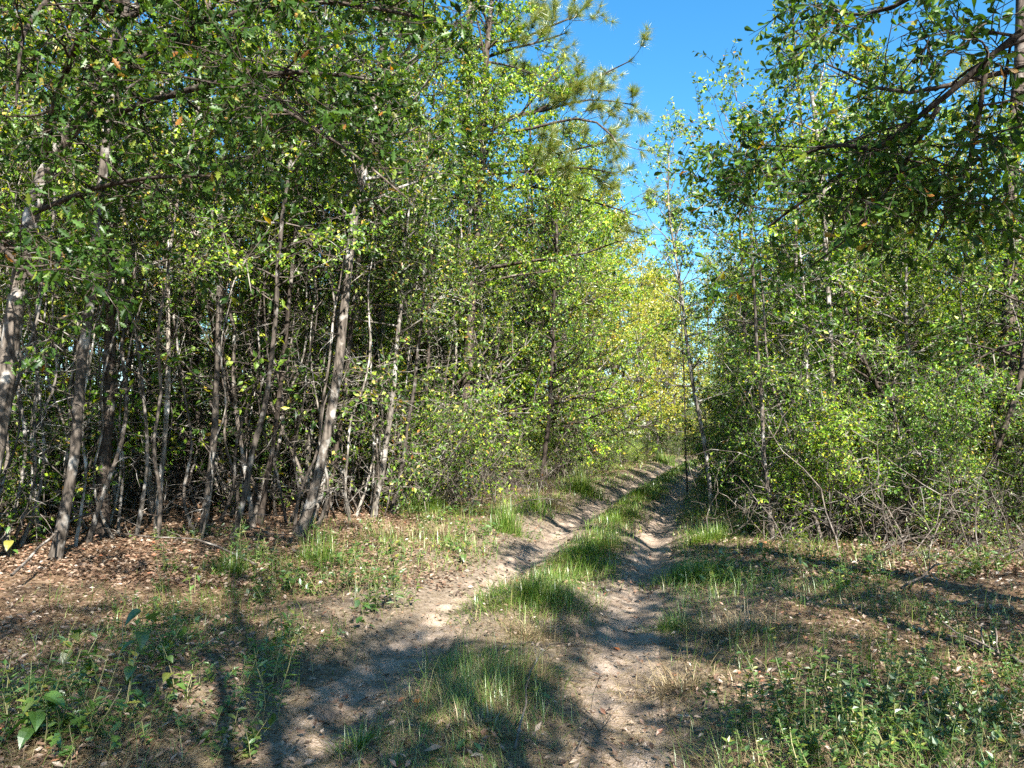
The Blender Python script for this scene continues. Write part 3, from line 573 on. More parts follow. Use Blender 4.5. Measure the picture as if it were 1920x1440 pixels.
# sparse spires against the sky
picked('sapling', 'sparse feathery sapling standing against the blue sky above the track', 'sapling', [(1288, 880), (1284, 760), (1278, 640), (1274, 540), (1268, 450), (1262, 370)], 24, 4, 2, 'bark_grey', 'holly', 330, n1=30, t0=.4, L=lambda t: 1.3 * (1.25 - t), n2=5, n3=4, nl=9, size=.075, elev=(25, 60), twig=.35)
picked('sapling', 'tall sparse sapling with upright twigs against the sky at the right', 'sapling', [(1480, 960), (1490, 760), (1490, 560), (1488, 400), (1496, 260), (1490, 130)], 13.5, 10, 4, 'bark_grey', 'edge', 331, extra=(0, 0, 1.5), n1=30, t0=.4, L=lambda t: 1.5 * (1.3 - t), n2=4, n3=4, nl=6, size=.07, elev=(30, 65), twig=.35)
picked('sapling', 'sparse leafy sapling reaching towards the sky gap left of the oak limb', 'sapling', [(1400, 930), (1405, 760), (1400, 600), (1392, 460), (1385, 330), (1392, 200)], 15.5, 10, 4, 'bark_grey', 'edge', 332, n1=26, t0=.4, L=lambda t: 1.4 * (1.25 - t), n2=4, n3=4, nl=7, size=.07, elev=(25, 60), twig=.35)

# ---- pine whose boughs stand out against the sky
def pine(label, footpix, D, boughs, seed):
    r = np.random.default_rng(seed)
    pts = np.array([P(u, v, D) for u, v in footpix]); pts[0, 2] = ghs(pts[0, 0], pts[0, 1]) - .1
    base = pts[0].copy(); tr, rd = resample(pts - base, np.linspace(.17, .08, len(pts)), 16)
    root = thing('pine_tree', label, 'pine', base)
    tm = MB(); tubes(tm, tr[None], flare(rd, 1)[None], 10); link('trunk', tm.mesh('pine_trunk', M['bark_pine']), root)
    nd = MB()
    def needles(p, d, n, ln):
        N = len(p); w = np.repeat(np.arange(N), n)
        dd_ = unit(unit(d)[w] * .75 + r.normal(0, .55, (N * n, 3)) + np.array([0, 0, .12]))
        st = p[w] + r.normal(0, .015, (N * n, 3)); q = perp(r, dd_) * .0036
        l_ = ln * r.uniform(.7, 1.15, N * n)[:, None]; tip = st + dd_ * l_ - np.array([0, 0, .035])
        v = np.stack([st + q, st - q, tip], 1); nd.add(v.reshape(-1, 3), np.arange(N * n * 3).reshape(-1, 3), 0)
    for b in boughs:
        q = np.array([P(u, v, D + dz) for u, v, dz in b]) - base
        bp, br = resample(q, np.linspace(.055, .016, len(q)), 9); bm = MB(); tubes(bm, bp[None], br[None], 6)
        n = 11; s, d = along(bp[None], np.zeros(n, int), r.uniform(.3, 1, n))
        p2 = wander(r, s, unit(d + perp(r, d) * np.array([1, 1, .8]) + np.array([0, 0, .25])), r.uniform(.4, 1.3, n), 5, .10, .16)
        tubes(bm, p2, .012 * np.linspace(1, .5, 5)[None], 4)
        w = np.repeat(np.arange(n), 3); s3, d3 = along(p2, w, r.uniform(.35, 1, 3 * n))
        p3 = wander(r, s3, d3 + perp(r, d3) * .8, r.uniform(.15, .5, 3 * n), 3, .2, .2); tubes(bm, p3, .007, 3)
        link('bough', bm.mesh('pine_bough', M['bark_dark']), root)
        allp = np.vstack([p2[:, -1], p2[:, -2], p3[:, -1], p3[:, 1], bp[-1:]]); alld = np.vstack([p2[:, -1] - p2[:, -2], p2[:, -2] - p2[:, -3], p3[:, -1] - p3[:, -2], p3[:, 1] - p3[:, 0], bp[-1:] - bp[-2:-1]])
        needles(allp, alld, 70, .32)
    link('foliage', nd.mesh('pine_needles', M['needle']), root, kind='stuff')
    return root
at(tall, 1, -4.0, 18.0, .98, 'tall yellow green tree on the left verge in front of the needled pine', 1.0)
at(tall, 3, -5.2, 16.2, .85, 'tall dark leaved tree on the left verge beside the slanted dark tree', 2.0)
pine('pine with long needled boughs reaching right into the blue sky', [(860, 930), (862, 700), (866, 450), (872, 250), (880, 60), (885, -160)], 22.0,
     [[(872, 240, 0), (1040, 203, -.3), (1100, 182, -.6), (1185, 196, -.8)], [(872, 235, 0), (1030, 205, .2), (1075, 165, .3), (1130, 140, .2), (1180, 115, 0)],
      [(872, 260, 0), (1020, 238, -.5), (1085, 215, -1), (1140, 230, -1.2), (1168, 290, -1.4)], [(867, 350, 0), (1000, 346, -.4), (1060, 366, -.8), (1130, 382, -1), (1196, 405, -1.2)],
      [(869, 320, 0), (1040, 290, .4), (1100, 275, .6), (1160, 262, .7)], [(882, 90, 0), (990, 70, .2), (1050, 40, .3), (1085, 30, .3)], [(879, 120, 0), (960, 90, -.3), (1010, 80, -.5), (1060, 62, -.6)],
      [(872, 330, 0), (1010, 320, -1), (1090, 310, -1.5), (1150, 325, -1.7)], [(869, 300, 0), (820, 280, .6), (760, 250, 1)], [(879, 130, 0), (840, 90, .8), (770, 60, 1.2)], [(875, 200, 0), (960, 160, 1.2), (1000, 130, 2)]], 400)

# ---- near oaks with leaves large enough to tell apart
def oak(label, trunk_pts, trad, limbs, tmpl, seed, size, canopy=None, nparts=300, limbkw=None):
    r = np.random.default_rng(seed)
    base = np.array(trunk_pts[0], float); base[2] = ghs(base[0], base[1]) - .1
    tp = np.array(trunk_pts, float); tp[0, 2] = base[2]
    tr, rd = resample(tp - base, np.linspace(trad[0], trad[1], len(tp)), 16)
    root = thing('oak_tree', label, 'oak', base)
    tm = MB(); tubes(tm, tr[None], flare(rd, 1)[None], 10); link('trunk', tm.mesh('oak_trunk', M['bark_grey']), root)
    fol = MB(); raw = []
    kw = dict(n1=16, t0=.2, L=lambda t: 1.0, n2=4, n3=4, nl=6, size=size, elev=(-10, 15), up1=-.02, twig=.28, flat=.3, droop=.35, L2=.5)
    kw.update(limbkw or {})
    for lp, lr in limbs:
        q, lrd = resample(np.array(lp, float) - base, np.linspace(lr, lr * .3, len(lp)), 12)
        lm = MB(); tubes(lm, q[None], lrd[None], 7)
        w, c, lv = crown(r, q, lrd, raw=True, **kw)
        merge(lm, w); link('limb', lm.mesh('oak_limb', M['bark_dark']), root); merge(fol, c); raw.append(lv)
    pos, ax, nm, sz = [np.concatenate(a) for a in zip(*raw)]
    wp = pos + base - np.array([0, 0, CAM_Z])
    dep = wp @ RF; uu = 960 + F * (wp @ RX) / np.maximum(dep, .1); vv = 720 - F * (wp @ RU) / np.maximum(dep, .1)
    vis = (uu > 5) & (uu < 1915) & (vv > 5) & (vv < 1430) & (dep > .5)
    order = np.argsort(np.where(vis, dep, 1e6)); sel = order[:nparts]; rest = np.setdiff1d(np.arange(len(pos)), sel)
    leaves(fol, pos[rest[~vis[rest]]], ax[rest[~vis[rest]]], nm[rest[~vis[rest]]], sz[rest[~vis[rest]]], RHOMB, 0); rest = rest[vis[rest]]
    for k_ in range(3): rk = rest[k_::3]; leaves(fol, pos[rk], ax[rk], nm[rk], sz[rk], tmpl[k_], 0)
    lo = link('foliage', fol.mesh('oak_foliage', [M['oak'], M['bark_dark']], False), root, kind='stuff')
    lmes = [MB().add(*tm_).mesh('oak_leaf', M['oak'], False) for tm_ in tmpl]
    for j in sel:
        a = unit(ax[j]); sd = unit(np.cross(nm[j], a)); nn = np.cross(a, sd)
        lf = bpy.data.objects.new('leaf', lmes[int(j) % 3]); col.objects.link(lf); lf.parent = root
        from mathutils import Matrix
        Mx = Matrix(np.column_stack([a, sd, nn]).tolist()).to_4x4(); Mx = Matrix.Translation(Vector(pos[j].tolist())) @ Mx @ Matrix.Scale(float(sz[j]), 4)
        lf.matrix_local = Mx
    if canopy:
        w, c = crown(r, tr, rd, **canopy)
        cm = MB(); merge(cm, c); 
        link('crown', cm.mesh('oak_crown', [M['oak'], M['bark_dark']], False), root)
        bm = MB(); merge(bm, w); link('bough', bm.mesh('oak_bough', M['bark_dark']), root)
    return root
PL = lambda pts: [P(u, v, D) for u, v, D in pts]
oak('oak leaning in from the left margin, big lobed leaves hanging across the top', PL([(-60, 1100, 8.2), (0, 800, 8.2), (22, 620, 8.2), (45, 470, 8.2), (80, 300, 8.2), (150, 235, 8.1), (200, 165, 8.0), (232, 40, 7.8), (250, -150, 7.6)]), (.10, .05),
    [(PL([(80, 300, 8.2), (100, 200, 7.6), (150, 60, 7), (220, -40, 6.4)]), .05), (PL([(150, 235, 8.1), (280, 190, 7.3), (420, 150, 6.6), (560, 130, 6.2), (700, 150, 6.0)]), .04),
     (PL([(200, 165, 8.0), (330, 60, 7.4), (480, 10, 7), (640, 0, 6.6), (820, 40, 6.4)]), .04), (PL([(232, 40, 7.8), (380, -60, 7), (560, -110, 6.5), (760, -90, 6.2), (900, -40, 6)]), .04),
     (PL([(60, 400, 8.2), (180, 350, 7.4), (300, 330, 6.9), (450, 330, 6.6)]), .03), (PL([(40, 480, 8.2), (-40, 420, 7.2), (40, 500, 6.4), (110, 560, 6.0)]), .03), (PL([(232, 40, 7.8), (120, -40, 6.8), (40, 60, 6.2), (30, 200, 6)]), .03),
     (PL([(420, 150, 6.6), (560, 220, 6.2), (680, 300, 6.1), (760, 370, 6.0)]), .02)],
    (LOBED, LOBED2, LOBED3), 501, .092, limbkw=dict(n1=16, nl=6))
oak('oak overhanging from the right, dark limb sloping down across the top right', [(5.4, 4.9, 0), (5.3, 4.9, 2.5), (5.2, 4.8, 5.2), (5.1, 4.6, 7.6), (5.0, 4.2, 10)], (.2, .09),
    [([(5.2, 4.8, 5.6)] + PL([(1960, 20, 5.0), (1850, 110, 5.1), (1760, 200, 5.3), (1640, 280, 5.6), (1530, 360, 6.0), (1440, 425, 6.3)]), .032),
     ([(5.2, 4.8, 4.6)] + PL([(1960, 132, 5.4), (1850, 132, 5.3), (1760, 170, 5.4), (1680, 190, 5.6), (1620, 150, 5.9), (1550, 120, 6.2)]), .025),
     ([(5.2, 4.7, 6.4)] + PL([(1900, -120, 4.8), (1760, -40, 4.9), (1700, 10, 5.2), (1630, 40, 5.6), (1560, 20, 6.0)]), .03),
     (PL([(1760, 200, 5.3), (1690, 320, 5.6), (1600, 440, 6.0), (1520, 500, 6.3)]), .02), (PL([(1640, 280, 5.6), (1560, 270, 5.9), (1480, 300, 6.3), (1420, 340, 6.6)]), .02), (PL([(1850, 110, 5.1), (1830, 260, 5.3), (1790, 380, 5.6), (1740, 470, 5.8)]), .02)],
    (OBOV, OBOV2, OBOV3), 502, .09, limbkw=dict(L=lambda t: .75, n1=13, nl=5), canopy=dict(n1=14, t0=.62, L=lambda t: 2.4, n2=6, n3=6, nl=8, size=.11, tmpl=RHOMB, elev=(0, 55), twig=.5))
def shade_oak(label, x, y, h, seed, t0=.4, L=4.0, n1=34, r0=.12):  # unseen oaks, set where their crowns shade the foreground and the right limb
    r = np.random.default_rng(seed); tr = trunk_line(r, h, .05, .12)
    return make_tree('oak_tree', label, 'oak', r, tr, np.linspace(r0, .04, len(tr)), M['bark_grey'], M['oak'], 10, loc=(x, y, ghs(x, y)),
              crownkw=dict(n1=n1, t0=t0, L=lambda t: L * (1.25 - .7 * t), n2=6, n3=4, nl=6, size=.11, elev=(0, 55), twig=.5))
shade_oak('spreading oak behind the viewpoint whose shadow crosses the near track', 3.1, -2.6, 7.8, 510, .56, 2.0, 22)
shade_oak('unseen oak placed behind the viewpoint to shade the lower left corner', 1.5, -3.3, 8, 512, .6, 1.6, 18)
shade_oak('unseen oak placed behind the viewpoint to shade the lower right ground', 4.9, -2.2, 8.0, 513, .5, 2.0, 24)
shade_oak('unseen far right oak placed behind the viewpoint to shade the right litter', 7.0, .2, 8.5, 515, .45, 2.2, 24)
shade_oak('unseen oak placed beside the viewpoint to shade the overhanging right limb', 4.8, 1.2, 8.0, 511, .66, 2.0, 22)
shade_oak('unseen tall oak placed behind the viewpoint to shade the left verge', 1.9, -4.7, 12.5, 516, .66, 1.9, 18)
shade_oak('unseen tall oak placed behind the viewpoint to shade the lower left weeds', 1.3, -6.9, 12.5, 517, .64, 2.0, 22)
# ------------------------------------------------------------------ ground cover
def spots(n, y0, y1, seed, mode=.5, u0=-500, u1=2420):
    r = np.random.default_rng(seed)
    k = r.uniform(0, 1, n) < mode
    y = np.where(k, 1 / r.uniform(1 / y1, 1 / y0, n), np.exp(r.uniform(math.log(y0), math.log(y1), n)))
    x = (r.uniform(u0, u1, n) - 960) / F * y
    return x, y, r
def blades(mb, x, y, z, r, ln, lean, wid, az=None, K=4, mat=0):
    n = len(x); a = r.uniform(0, 6.28, n) if az is None else az
    s = np.linspace(0, 1, K)[None, :, None]
    hd = np.stack([np.cos(a), np.sin(a), np.zeros(n)], 1)[:, None, :]; sd = np.stack([-np.sin(a), np.cos(a), np.zeros(n)], 1)[:, None, :]
    L_ = ln[:, None, None]; le = lean[:, None, None]
    p = np.stack([x, y, z], 1)[:, None, :] + hd * (L_ * le * (.25 * s + .75 * s * s)) + np.array([0, 0, 1.]) * (L_ * np.sqrt(np.maximum(1 - le * le, .02)) * (s - .62 * le * s * s))
    w = (wid[:, None] * (1 - np.linspace(0, 1, K)[None] ** 1.3 * .97))[:, :, None] * .5
    v = np.stack([p - sd * w, p + sd * w], 2)
    idx = np.arange(n * K * 2).reshape(n, K, 2)
    f = np.stack([idx[:, :-1, 0], idx[:, :-1, 1], idx[:, 1:, 1], idx[:, 1:, 0]], -1).reshape(-1, 4)
    mb.add(v.reshape(-1, 3), f, mat); return mb
def grass_density(x, y):
    d = (x - cx(y)) * .967; n1 = .5 + .5 * vnoise(x, y, .45, 21); n2 = .5 + .5 * vnoise(x, y, 1.3, 22)
    p = .9 * np.exp(-(d / .40) ** 2) * np.clip(.25 + .9 * n2, 0, 1)
    p = p + 1.0 * sstep(1.0, 1.3, d) * (1 - sstep(2.4, 3.6, d)) * np.clip(.3 + 1.0 * n2, 0, 1) + .38 * sstep(2.0, 3, d) * (1 - sstep(5, 8, d)) * n1
    p = p + (.75 + .2 * sstep(7, 10, y)) * sstep(1.05, 1.35, -d) * (1 - sstep(2.4, 4.0, -d)) * np.clip(1.7 * n2 - .1, 0, 1) + .22 * sstep(2, 3, -d) * (1 - sstep(5, 8, -d)) * np.clip(2.2 * n1 - .7, 0, 1)
    return np.clip(p, 0, 1) * (1 - .93 * sstep(.25, .7, rut_mask(x, y)))
def cover(name, label, n, seed, mat, ln, lean, k, green):
    r = np.random.default_rng(seed)
    y = np.where(r.uniform(0, 1, n) < .6, 1 / r.uniform(1 / 60, 1 / 2.6, n), np.exp(r.uniform(math.log(2.6), math.log(60), n)))
    d = np.where(r.uniform(0, 1, n) < .3, r.normal(0, .35, n), r.uniform(-4.5, 5.5, n)); x = cx(y) + d / .967
    g_ = .5 + .5 * vnoise(x, y, .9, 31)
    pr = grass_density(x, y) * (np.clip(.3 + .9 * g_, 0, 1) * (.28 + .72 * sstep(5, 8, y)) if green else np.clip(1.2 - .7 * g_ + .5 * sstep(1.2, 2, -d) * sstep(7, 10, y), 0, 1) * (1 - .6 * sstep(14, 28, y)))
    m = r.uniform(0, 1, n) < pr; x, y = x[m], y[m]; n = len(x)
    hh = np.clip(.75 + .55 * vnoise(x, y, .5, 33), .35, 1.4)
    mb = MB(); blades(mb, x, y, gh(x, y) - .01, r, ln * hh * r.uniform(.45, 1.3, n), np.clip(r.normal(lean, .25 if green else .08, n), .05, .985), np.maximum(.0038, y * k) * r.uniform(.7, 1.3, n), 3 * vnoise(x, y, 1.1, 35) + r.normal(0, 1.1, n), 4 if green else 3)
    o = link(name, mb.mesh(name, mat), kind='stuff'); o['label'] = label; return o
cover('grass', 'green grass along the crown and verges of the track', 240000, 601, M['grass'], .34, .72, .0008, True)
cover('dry_grass', 'bent straw coloured dry grass on the crown and verges', 200000, 602, M['straw'], .32, .90, .0006, False)
def litter(name, label, n, y0, y1, seed, tmpl, s0, s1):
    x, y, r = spots(n, y0, y1, seed, .6)
    d = (x - cx(y)) * .967
    pr = np.clip(.2 + .35 * sstep(1.1, 1.5, np.abs(d)) + .45 * sstep(1.6, 3.6, np.abs(d)), 0, 1) * (1 - (.1 + .65 * sstep(7, 12, y)) * sstep(.2, .6, rut_mask(x, y)))
    m = r.uniform(0, 1, n) < pr; x, y = x[m], y[m]; n = len(x)
    a = r.uniform(0, 6.28, n); ax = np.stack([np.cos(a), np.sin(a), r.normal(0, .25, n)], 1); nm = np.stack([r.normal(0, .4, n), r.normal(0, .4, n), np.ones(n)], 1)
    mb = MB(); leaves(mb, np.stack([x, y, gh(x, y) + r.uniform(.004, .035, n)], 1), ax, nm, r.uniform(s0, s1, n) * np.maximum(1, y / 22), tmpl)
    o = link(name, mb.mesh(name, M['litter'], False), kind='stuff'); o['label'] = label
litter('fallen_leaves', 'brown and tan fallen leaves carpeting the near ground', 66000, 2.6, 10, 611, DEADL, .025, .055)
litter('leaf_litter', 'brown and orange leaf litter on the forest floor further off', 150000, 8, 50, 612, LITTER, .035, .07)
x, y, r = spots(90000, 2.6, 16, 613, .6, -100, 2000); m = r.uniform(0, 1, len(x)) < 1 - .8 * sstep(7, 12, y); x, y = x[m], y[m]; n = len(x)
mb = MB(); blades(mb, x, y, gh(x, y) + .006, r, r.uniform(.08, .22, n), np.full(n, .985), np.full(n, .003), K=2)
link('pine_straw', mb.mesh('pine_straw', M['straw']), kind='stuff')['label'] = 'dry pine needles and straw scattered over ruts and verges'

# ---- grass clumps one can point to
GNICK = {701: 'the shaggy tuft', 707: 'the tall bank grass', 710: 'the thicket edge grass', 711: 'the dense dark grass', 713: 'the arching straw grass', 715: 'the bottom left grass', 717: 'the far verge grass'}
def clump(label, u, v, rad, n, ln, lean, mat, seed, wid=.007):
    r = np.random.default_rng(seed); c = GP(u, v)
    a = r.uniform(0, 6.28, n); q = rad * np.abs(r.normal(0, .55, n)); x = c[0] + q * np.cos(a) + .12 * rad * r.normal(size=n); y = c[1] + .9 * q * np.sin(a)
    keep = vnoise(x, y, .22, seed) > -.45; x, y, a, q = x[keep], y[keep], a[keep], q[keep]; n = len(x)
    az = a + r.normal(0, 1.0, n)
    ll = ln * r.uniform(.3, 1.15, n) * np.clip(1.15 - .6 * q / rad, .35, 1)
    mb = MB(); blades(mb, x - c[0], y - c[1], gh(x, y) - c[2] - .01, r, ll, np.clip(r.normal(lean + .12, .25, n), .05, .96), wid * r.uniform(.7, 1.3, n), az, 5)
    if seed in GNICK: LAND.append((GNICK[seed], c[0], c[1]))
    o = thing('grass_tuft', label, 'grass', c, 'grass tufts along the track'); link('foliage', mb.mesh('grass_tuft', mat), o, kind='stuff'); return o
clump('large shaggy green grass tuft on the crown between the ruts', 985, 1120, .62, 2200, .50, .62, M['grass'], 701)
clump('yellowing grass skirt in front of the shaggy tuft between the ruts', 985, 1195, .42, 700, .24, .8, M['straw'], 702)
clump('small bright green tuft left of centre in the near track', 845, 1255, .16, 220, .22, .55, M['grass'], 703)
clump('grass tuft on the crown just beyond the shaggy tuft', 1090, 1040, .45, 900, .25, .55, M['grass'], 704)
clump('third grass tuft along the crown, beside the deep left rut', 1150, 978, .5, 800, .24, .55, M['grass'], 705)
clump('far bright green grass patch on the crown between the ruts', 1205, 925, .7, 900, .28, .5, M['grass'], 706, .012)
clump('tall bright green grass standing on the left bank of the deep rut', 950, 998, .32, 520, .75, .3, M['grass'], 707, .009)
clump('tall yellow green grass against the thicket on the left bank', 1092, 925, .7, 900, .95, .35, M['grass'], 708, .014)
clump('spiky grey green grass clump at the foot of the left thicket', 1005, 960, .3, 260, .7, .25, M['grass'], 709, .012)
clump('bright leafy grass clump at the thicket edge left of the track', 800, 960, .55, 700, .6, .5, M['grass'], 710, .014)
clump('dense dark green grass on the right bank of the right rut', 1300, 1090, .55, 1500, .42, .5, M['grass'], 711)
clump('dense green grass further along the right bank', 1330, 1015, .6, 1200, .40, .5, M['grass'], 712)
clump('long arching grass with straw tips on the near right verge', 1390, 1190, .5, 700, .42, .75, M['straw'], 713)
clump('green grass mixed with straw at the right rut edge', 1265, 1180, .3, 420, .30, .65, M['grass'], 714)
clump('low green grass at the bottom left of the near track', 680, 1400, .22, 320, .2, .6, M['grass'], 715)
clump('straw coloured grass in the lower middle of the track', 900, 1370, .4, 500, .22, .85, M['straw'], 716)
clump('tall sunlit grass on the far left verge near the bend', 1245, 868, 1.0, 600, 1.0, .35, M['grass'], 717, .03)
clump('sunlit grass at the far right rut', 1330, 905, .8, 500, .5, .4, M['grass'], 718, .02)

clump('tall green grass in front of the slanted dark tree', 600, 1050, .4, 420, .6, .4, M['grass'], 719, .008)
clump('tall grass at the foot of the mottled stem', 440, 1075, .35, 300, .5, .45, M['grass'], 720, .008)
clump('straw and green grass on the left verge beside the bare bank', 820, 1010, .6, 800, .4, .6, M['straw'], 721, .008)
clump('straw grass under the pale leaning stem', 720, 1010, .6, 700, .4, .65, M['straw'], 722, .008)
clump('yellow straw grass on the left bank beyond the tall bank grass', 1030, 950, .6, 600, .4, .6, M['straw'], 723, .01)
clump('drooping straw grass along the near right rut', 1275, 1290, .4, 500, .32, .8, M['straw'], 724)
# ---- broad leaved weeds with single leaves
def leaf_mesh(tmpl, mat, name): return MB().add(tmpl[0], tmpl[1]).mesh(name, mat, False)
LM = {'heart': leaf_mesh(HEART, M['forb'], 'heart_leaf'), 'oval': leaf_mesh(OVAL, M['forb'], 'oval_leaf'), 'lobed': leaf_mesh(LOBED, M['forb'], 'lobed_leaf'), 'red': leaf_mesh(LOBED, M['redleaf'], 'red_leaf'), 'dead': leaf_mesh(DEADL, M['litter'], 'dead_leaf')}
from mathutils import Matrix
def set_leaf(o, pos, ax, nm, s):
    a = unit(np.asarray(ax, float)); sd = unit(np.cross(nm, a)); nn = np.cross(a, sd)
    o.matrix_local = Matrix.Translation(Vector([float(c) for c in pos])) @ Matrix(np.column_stack([a, sd, nn]).tolist()).to_4x4() @ Matrix.Scale(float(s), 4)
WNICK = {801: 'the tall heart-leaved weed', 804: 'the drooping round-leaved weed', 807: 'the pointed-leaved weed', 808: 'the lobed seedling', 811: 'the shaded round-leaved weed', 812: 'the shaded leafy weed', 816: 'the corner vine shoot'}
def weed(label, u, v, h, nleaf, size, kind, seed, lean=.15, group='broad leaved weeds'):
    r = np.random.default_rng(seed); c = GP(u, v); root = thing('weed_plant', label, 'weed', c, group)
    if seed in WNICK: LAND.append((WNICK[seed], c[0], c[1]))
    a = r.uniform(0, 6.28)
    st = wander(r, np.array([[0, 0, -.02]]), np.array([[lean * math.cos(a), lean * math.sin(a), 1.]]), h, 7, 0, .10)
    m = MB(); tubes(m, st, .004 * np.linspace(1, .5, 7)[None], 4); link('stem', m.mesh('weed_stem', M['stem']), root)
    for k in range(nleaf):
        t_ = .2 + .8 * (k + .5) / nleaf; p, d = along(st, np.zeros(1, int), np.array([min(t_, .999)])); aa = k * 2.4 + r.uniform(-.4, .4)
        ax = np.array([math.cos(aa), math.sin(aa), -.35 + r.normal(0, .25)]); nm = np.array([.5 * math.cos(aa), .5 * math.sin(aa), 1]) + r.normal(0, .2, 3)
        lf = bpy.data.objects.new('leaf', LM[kind]); col.objects.link(lf); lf.parent = root
        set_leaf(lf, p[0] + .02 * ax, ax, nm, size * r.uniform(.6, 1.15))
    return root
weed('tall dark heart leaved weed standing in the left foreground', 232, 1345, .62, 8, .12, 'heart', 801)
weed('heart leaved seedling left of the tall heart leaved weed', 130, 1245, .28, 7, .09, 'heart', 802)
weed('heart leaved weed right of the tall heart leaved weed', 330, 1300, .30, 7, .09, 'heart', 803)
weed('weed with two drooping round leaves in the left verge', 520, 1225, .34, 6, .08, 'heart', 804)
weed('dark leaved weed on the left verge beside the near rut', 745, 1060, .36, 8, .10, 'oval', 805)
weed('small dark leaved weed on the bank of the left rut', 875, 1060, .34, 7, .09, 'heart', 806)
weed('green weed with pointed leaves at the lower left rut', 690, 1180, .34, 9, .09, 'oval', 807)
weed('lobed seedling in the sunlit left litter', 365, 1120, .34, 8, .11, 'lobed', 808)
weed('leafy weed under the slanted tree at the left thicket edge', 505, 1105, .42, 10, .09, 'oval', 809)
weed('yellowing weed beside the spiked weeds on the left', 545, 1190, .3, 8, .08, 'oval', 810)
weed('round leaved weed in shade on the right verge', 1430, 1065, .35, 8, .09, 'heart', 811)
weed('leafy weed in the shaded litter right of the track', 1500, 1080, .30, 10, .09, 'oval', 812)
weed('small lobed seedling in the near middle of the track', 1010, 1330, .16, 8, .06, 'lobed', 813)
weed('pale lobed seedling at the bottom centre of the view', 895, 1415, .13, 8, .07, 'lobed', 814)
weed('dark leaved vine shoot at the left margin', 20, 1050, .55, 8, .12, 'heart', 815)
weed('broad leaved vine shoot low in the left corner', 60, 1400, .3, 9, .1, 'heart', 816)
# ---- small weeds in drifts
def drift(seed, h, n, size, tmpl, spread=.12, nl=12):
    r = np.random.default_rng(seed); root = thing('weed_plant', 'tbd', 'weed')
    st = np.stack([r.normal(0, spread, n), r.normal(0, spread, n), np.full(n, -.02)], 1)
    p = wander(r, st, np.stack([r.normal(0, .25, n), r.normal(0, .25, n), np.ones(n)], 1), h * r.uniform(.6, 1.2, n), 5, 0, .15)
    m = MB(); tubes(m, p, .003, 3); link('stem', m.mesh('weed_stem', M['stem']), root, kind='stuff')
    w = np.repeat(np.arange(n), nl); s, d = along(p, w, r.uniform(.15, 1, n * nl)); ax = unit(perp(r, d) + d * .3); f = MB()
    leaves(f, s, ax, np.array([0, 0, 1.]) + r.normal(0, .3, (n * nl, 3)), size * r.uniform(.6, 1.2, n * nl), tmpl); link('foliage', f.mesh('weed_foliage', M['forb'], False), root, kind='stuff'); return root
wd = Pool([drift(820, .35, 9, .06, OVAL), drift(821, .5, 8, .07, NARROW, .1, 18), drift(822, .22, 14, .045, RHOMB, .18), drift(823, .3, 9, .08, LOBED, .14, 8)])
fern = Pool([drift(830, .28, 22, .035, RHOMB, .22, 26), drift(831, .2, 26, .03, RHOMB, .28, 22)])
WORDS[id(wd)] = ('weed', ['oval leaved', 'narrow leaved', 'low', 'lobed']); WORDS[id(fern)] = ('seedling patch', ['feathery', 'low feathery'])
def scat2(pool, n, boxes, seed, label, group, s0, s1):
    r = np.random.default_rng(seed)
    for k in range(n):
        u0, v0, u1, v1 = boxes[int(r.integers(0, len(boxes)))]; c = GP(r.uniform(u0, u1), r.uniform(v0, v1))
        if rut_mask(c[0], c[1]) > .35: continue
        i = int(r.integers(0, 36)); s_ = r.uniform(s0, s1); o_ = pool.place(i, c, r.uniform(0, 6.28), s_, label, group); adj = WORDS[id(pool)]; f_ = (s_ - s0) / (s1 - s0)
        REG.append((o_, c[0], c[1], ('small ' if f_ < .33 else 'large ' if f_ > .67 else '') + adj[1][i % len(pool.p)], adj[0]))
scat2(wd, 52, [(300, 1000, 760, 1100), (430, 1040, 760, 1200), (250, 1100, 600, 1300), (700, 960, 1000, 1060)], 840, 'small green weed in the drift along the left verge', 'small weeds of the left verge', .6, 1.2)
scat2(wd, 12, [(0, 1200, 350, 1440), (0, 1330, 480, 1440)], 841, 'small weed in the shaded lower left corner', 'small weeds of the lower left corner', .6, 1.2)
scat2(wd, 34, [(1270, 930, 1500, 1010), (1300, 1000, 1650, 1110), (1500, 1000, 1900, 1120)], 842, 'small green weed along the right verge and undergrowth', 'small weeds of the right verge', .6, 1.2)
scat2(fern, 20, [(1560, 1270, 1920, 1440), (1350, 1330, 1920, 1440), (1650, 1150, 1920, 1300)], 843, 'low fine leaved seedling patch in the lower right foreground', 'fine leaved seedlings of the lower right', .7, 1.3)
wd.drop(); fern.drop()
# ---- fallen branches and a few bright leaves
def stick(label, pix, w, seed, mat='twig', lift=.05, arch=.0):
    r = np.random.default_rng(seed); pts = np.array([GP(u, v) for u, v in pix]); pts[:, 2] += lift + arch * np.sin(np.linspace(0, math.pi, len(pts)))
    b = pts[0].copy(); q, rd = resample(pts - b, np.linspace(w, w * .35, len(pts)), 10); q[1:] += r.normal(0, .012, (9, 3)); m = MB(); tubes(m, q[None], rd[None], 6)
    s, d = along(q[None], np.zeros(5, int), r.uniform(.25, .95, 5)); tubes(m, wander(r, s, d + perp(r, d) * .9 + np.array([0, 0, .2]), r.uniform(.1, .35, 5), 4, 0, .2), w * .35, 4)
    tag(link('fallen_branch', m.mesh('fallen_branch', M[mat]), None, b), label, 'branch', 'fallen branches'); 
stick('pale fallen branch poking from the litter at the right margin', [(1925, 1262), (1890, 1248), (1850, 1235), (1820, 1222)], .016, 901, lift=.06)
stick('long thin straw stalk lying across the near crown of the track', [(965, 1430), (990, 1340), (1010, 1270), (1030, 1225)], .006, 902, 'twig', .06, .12)
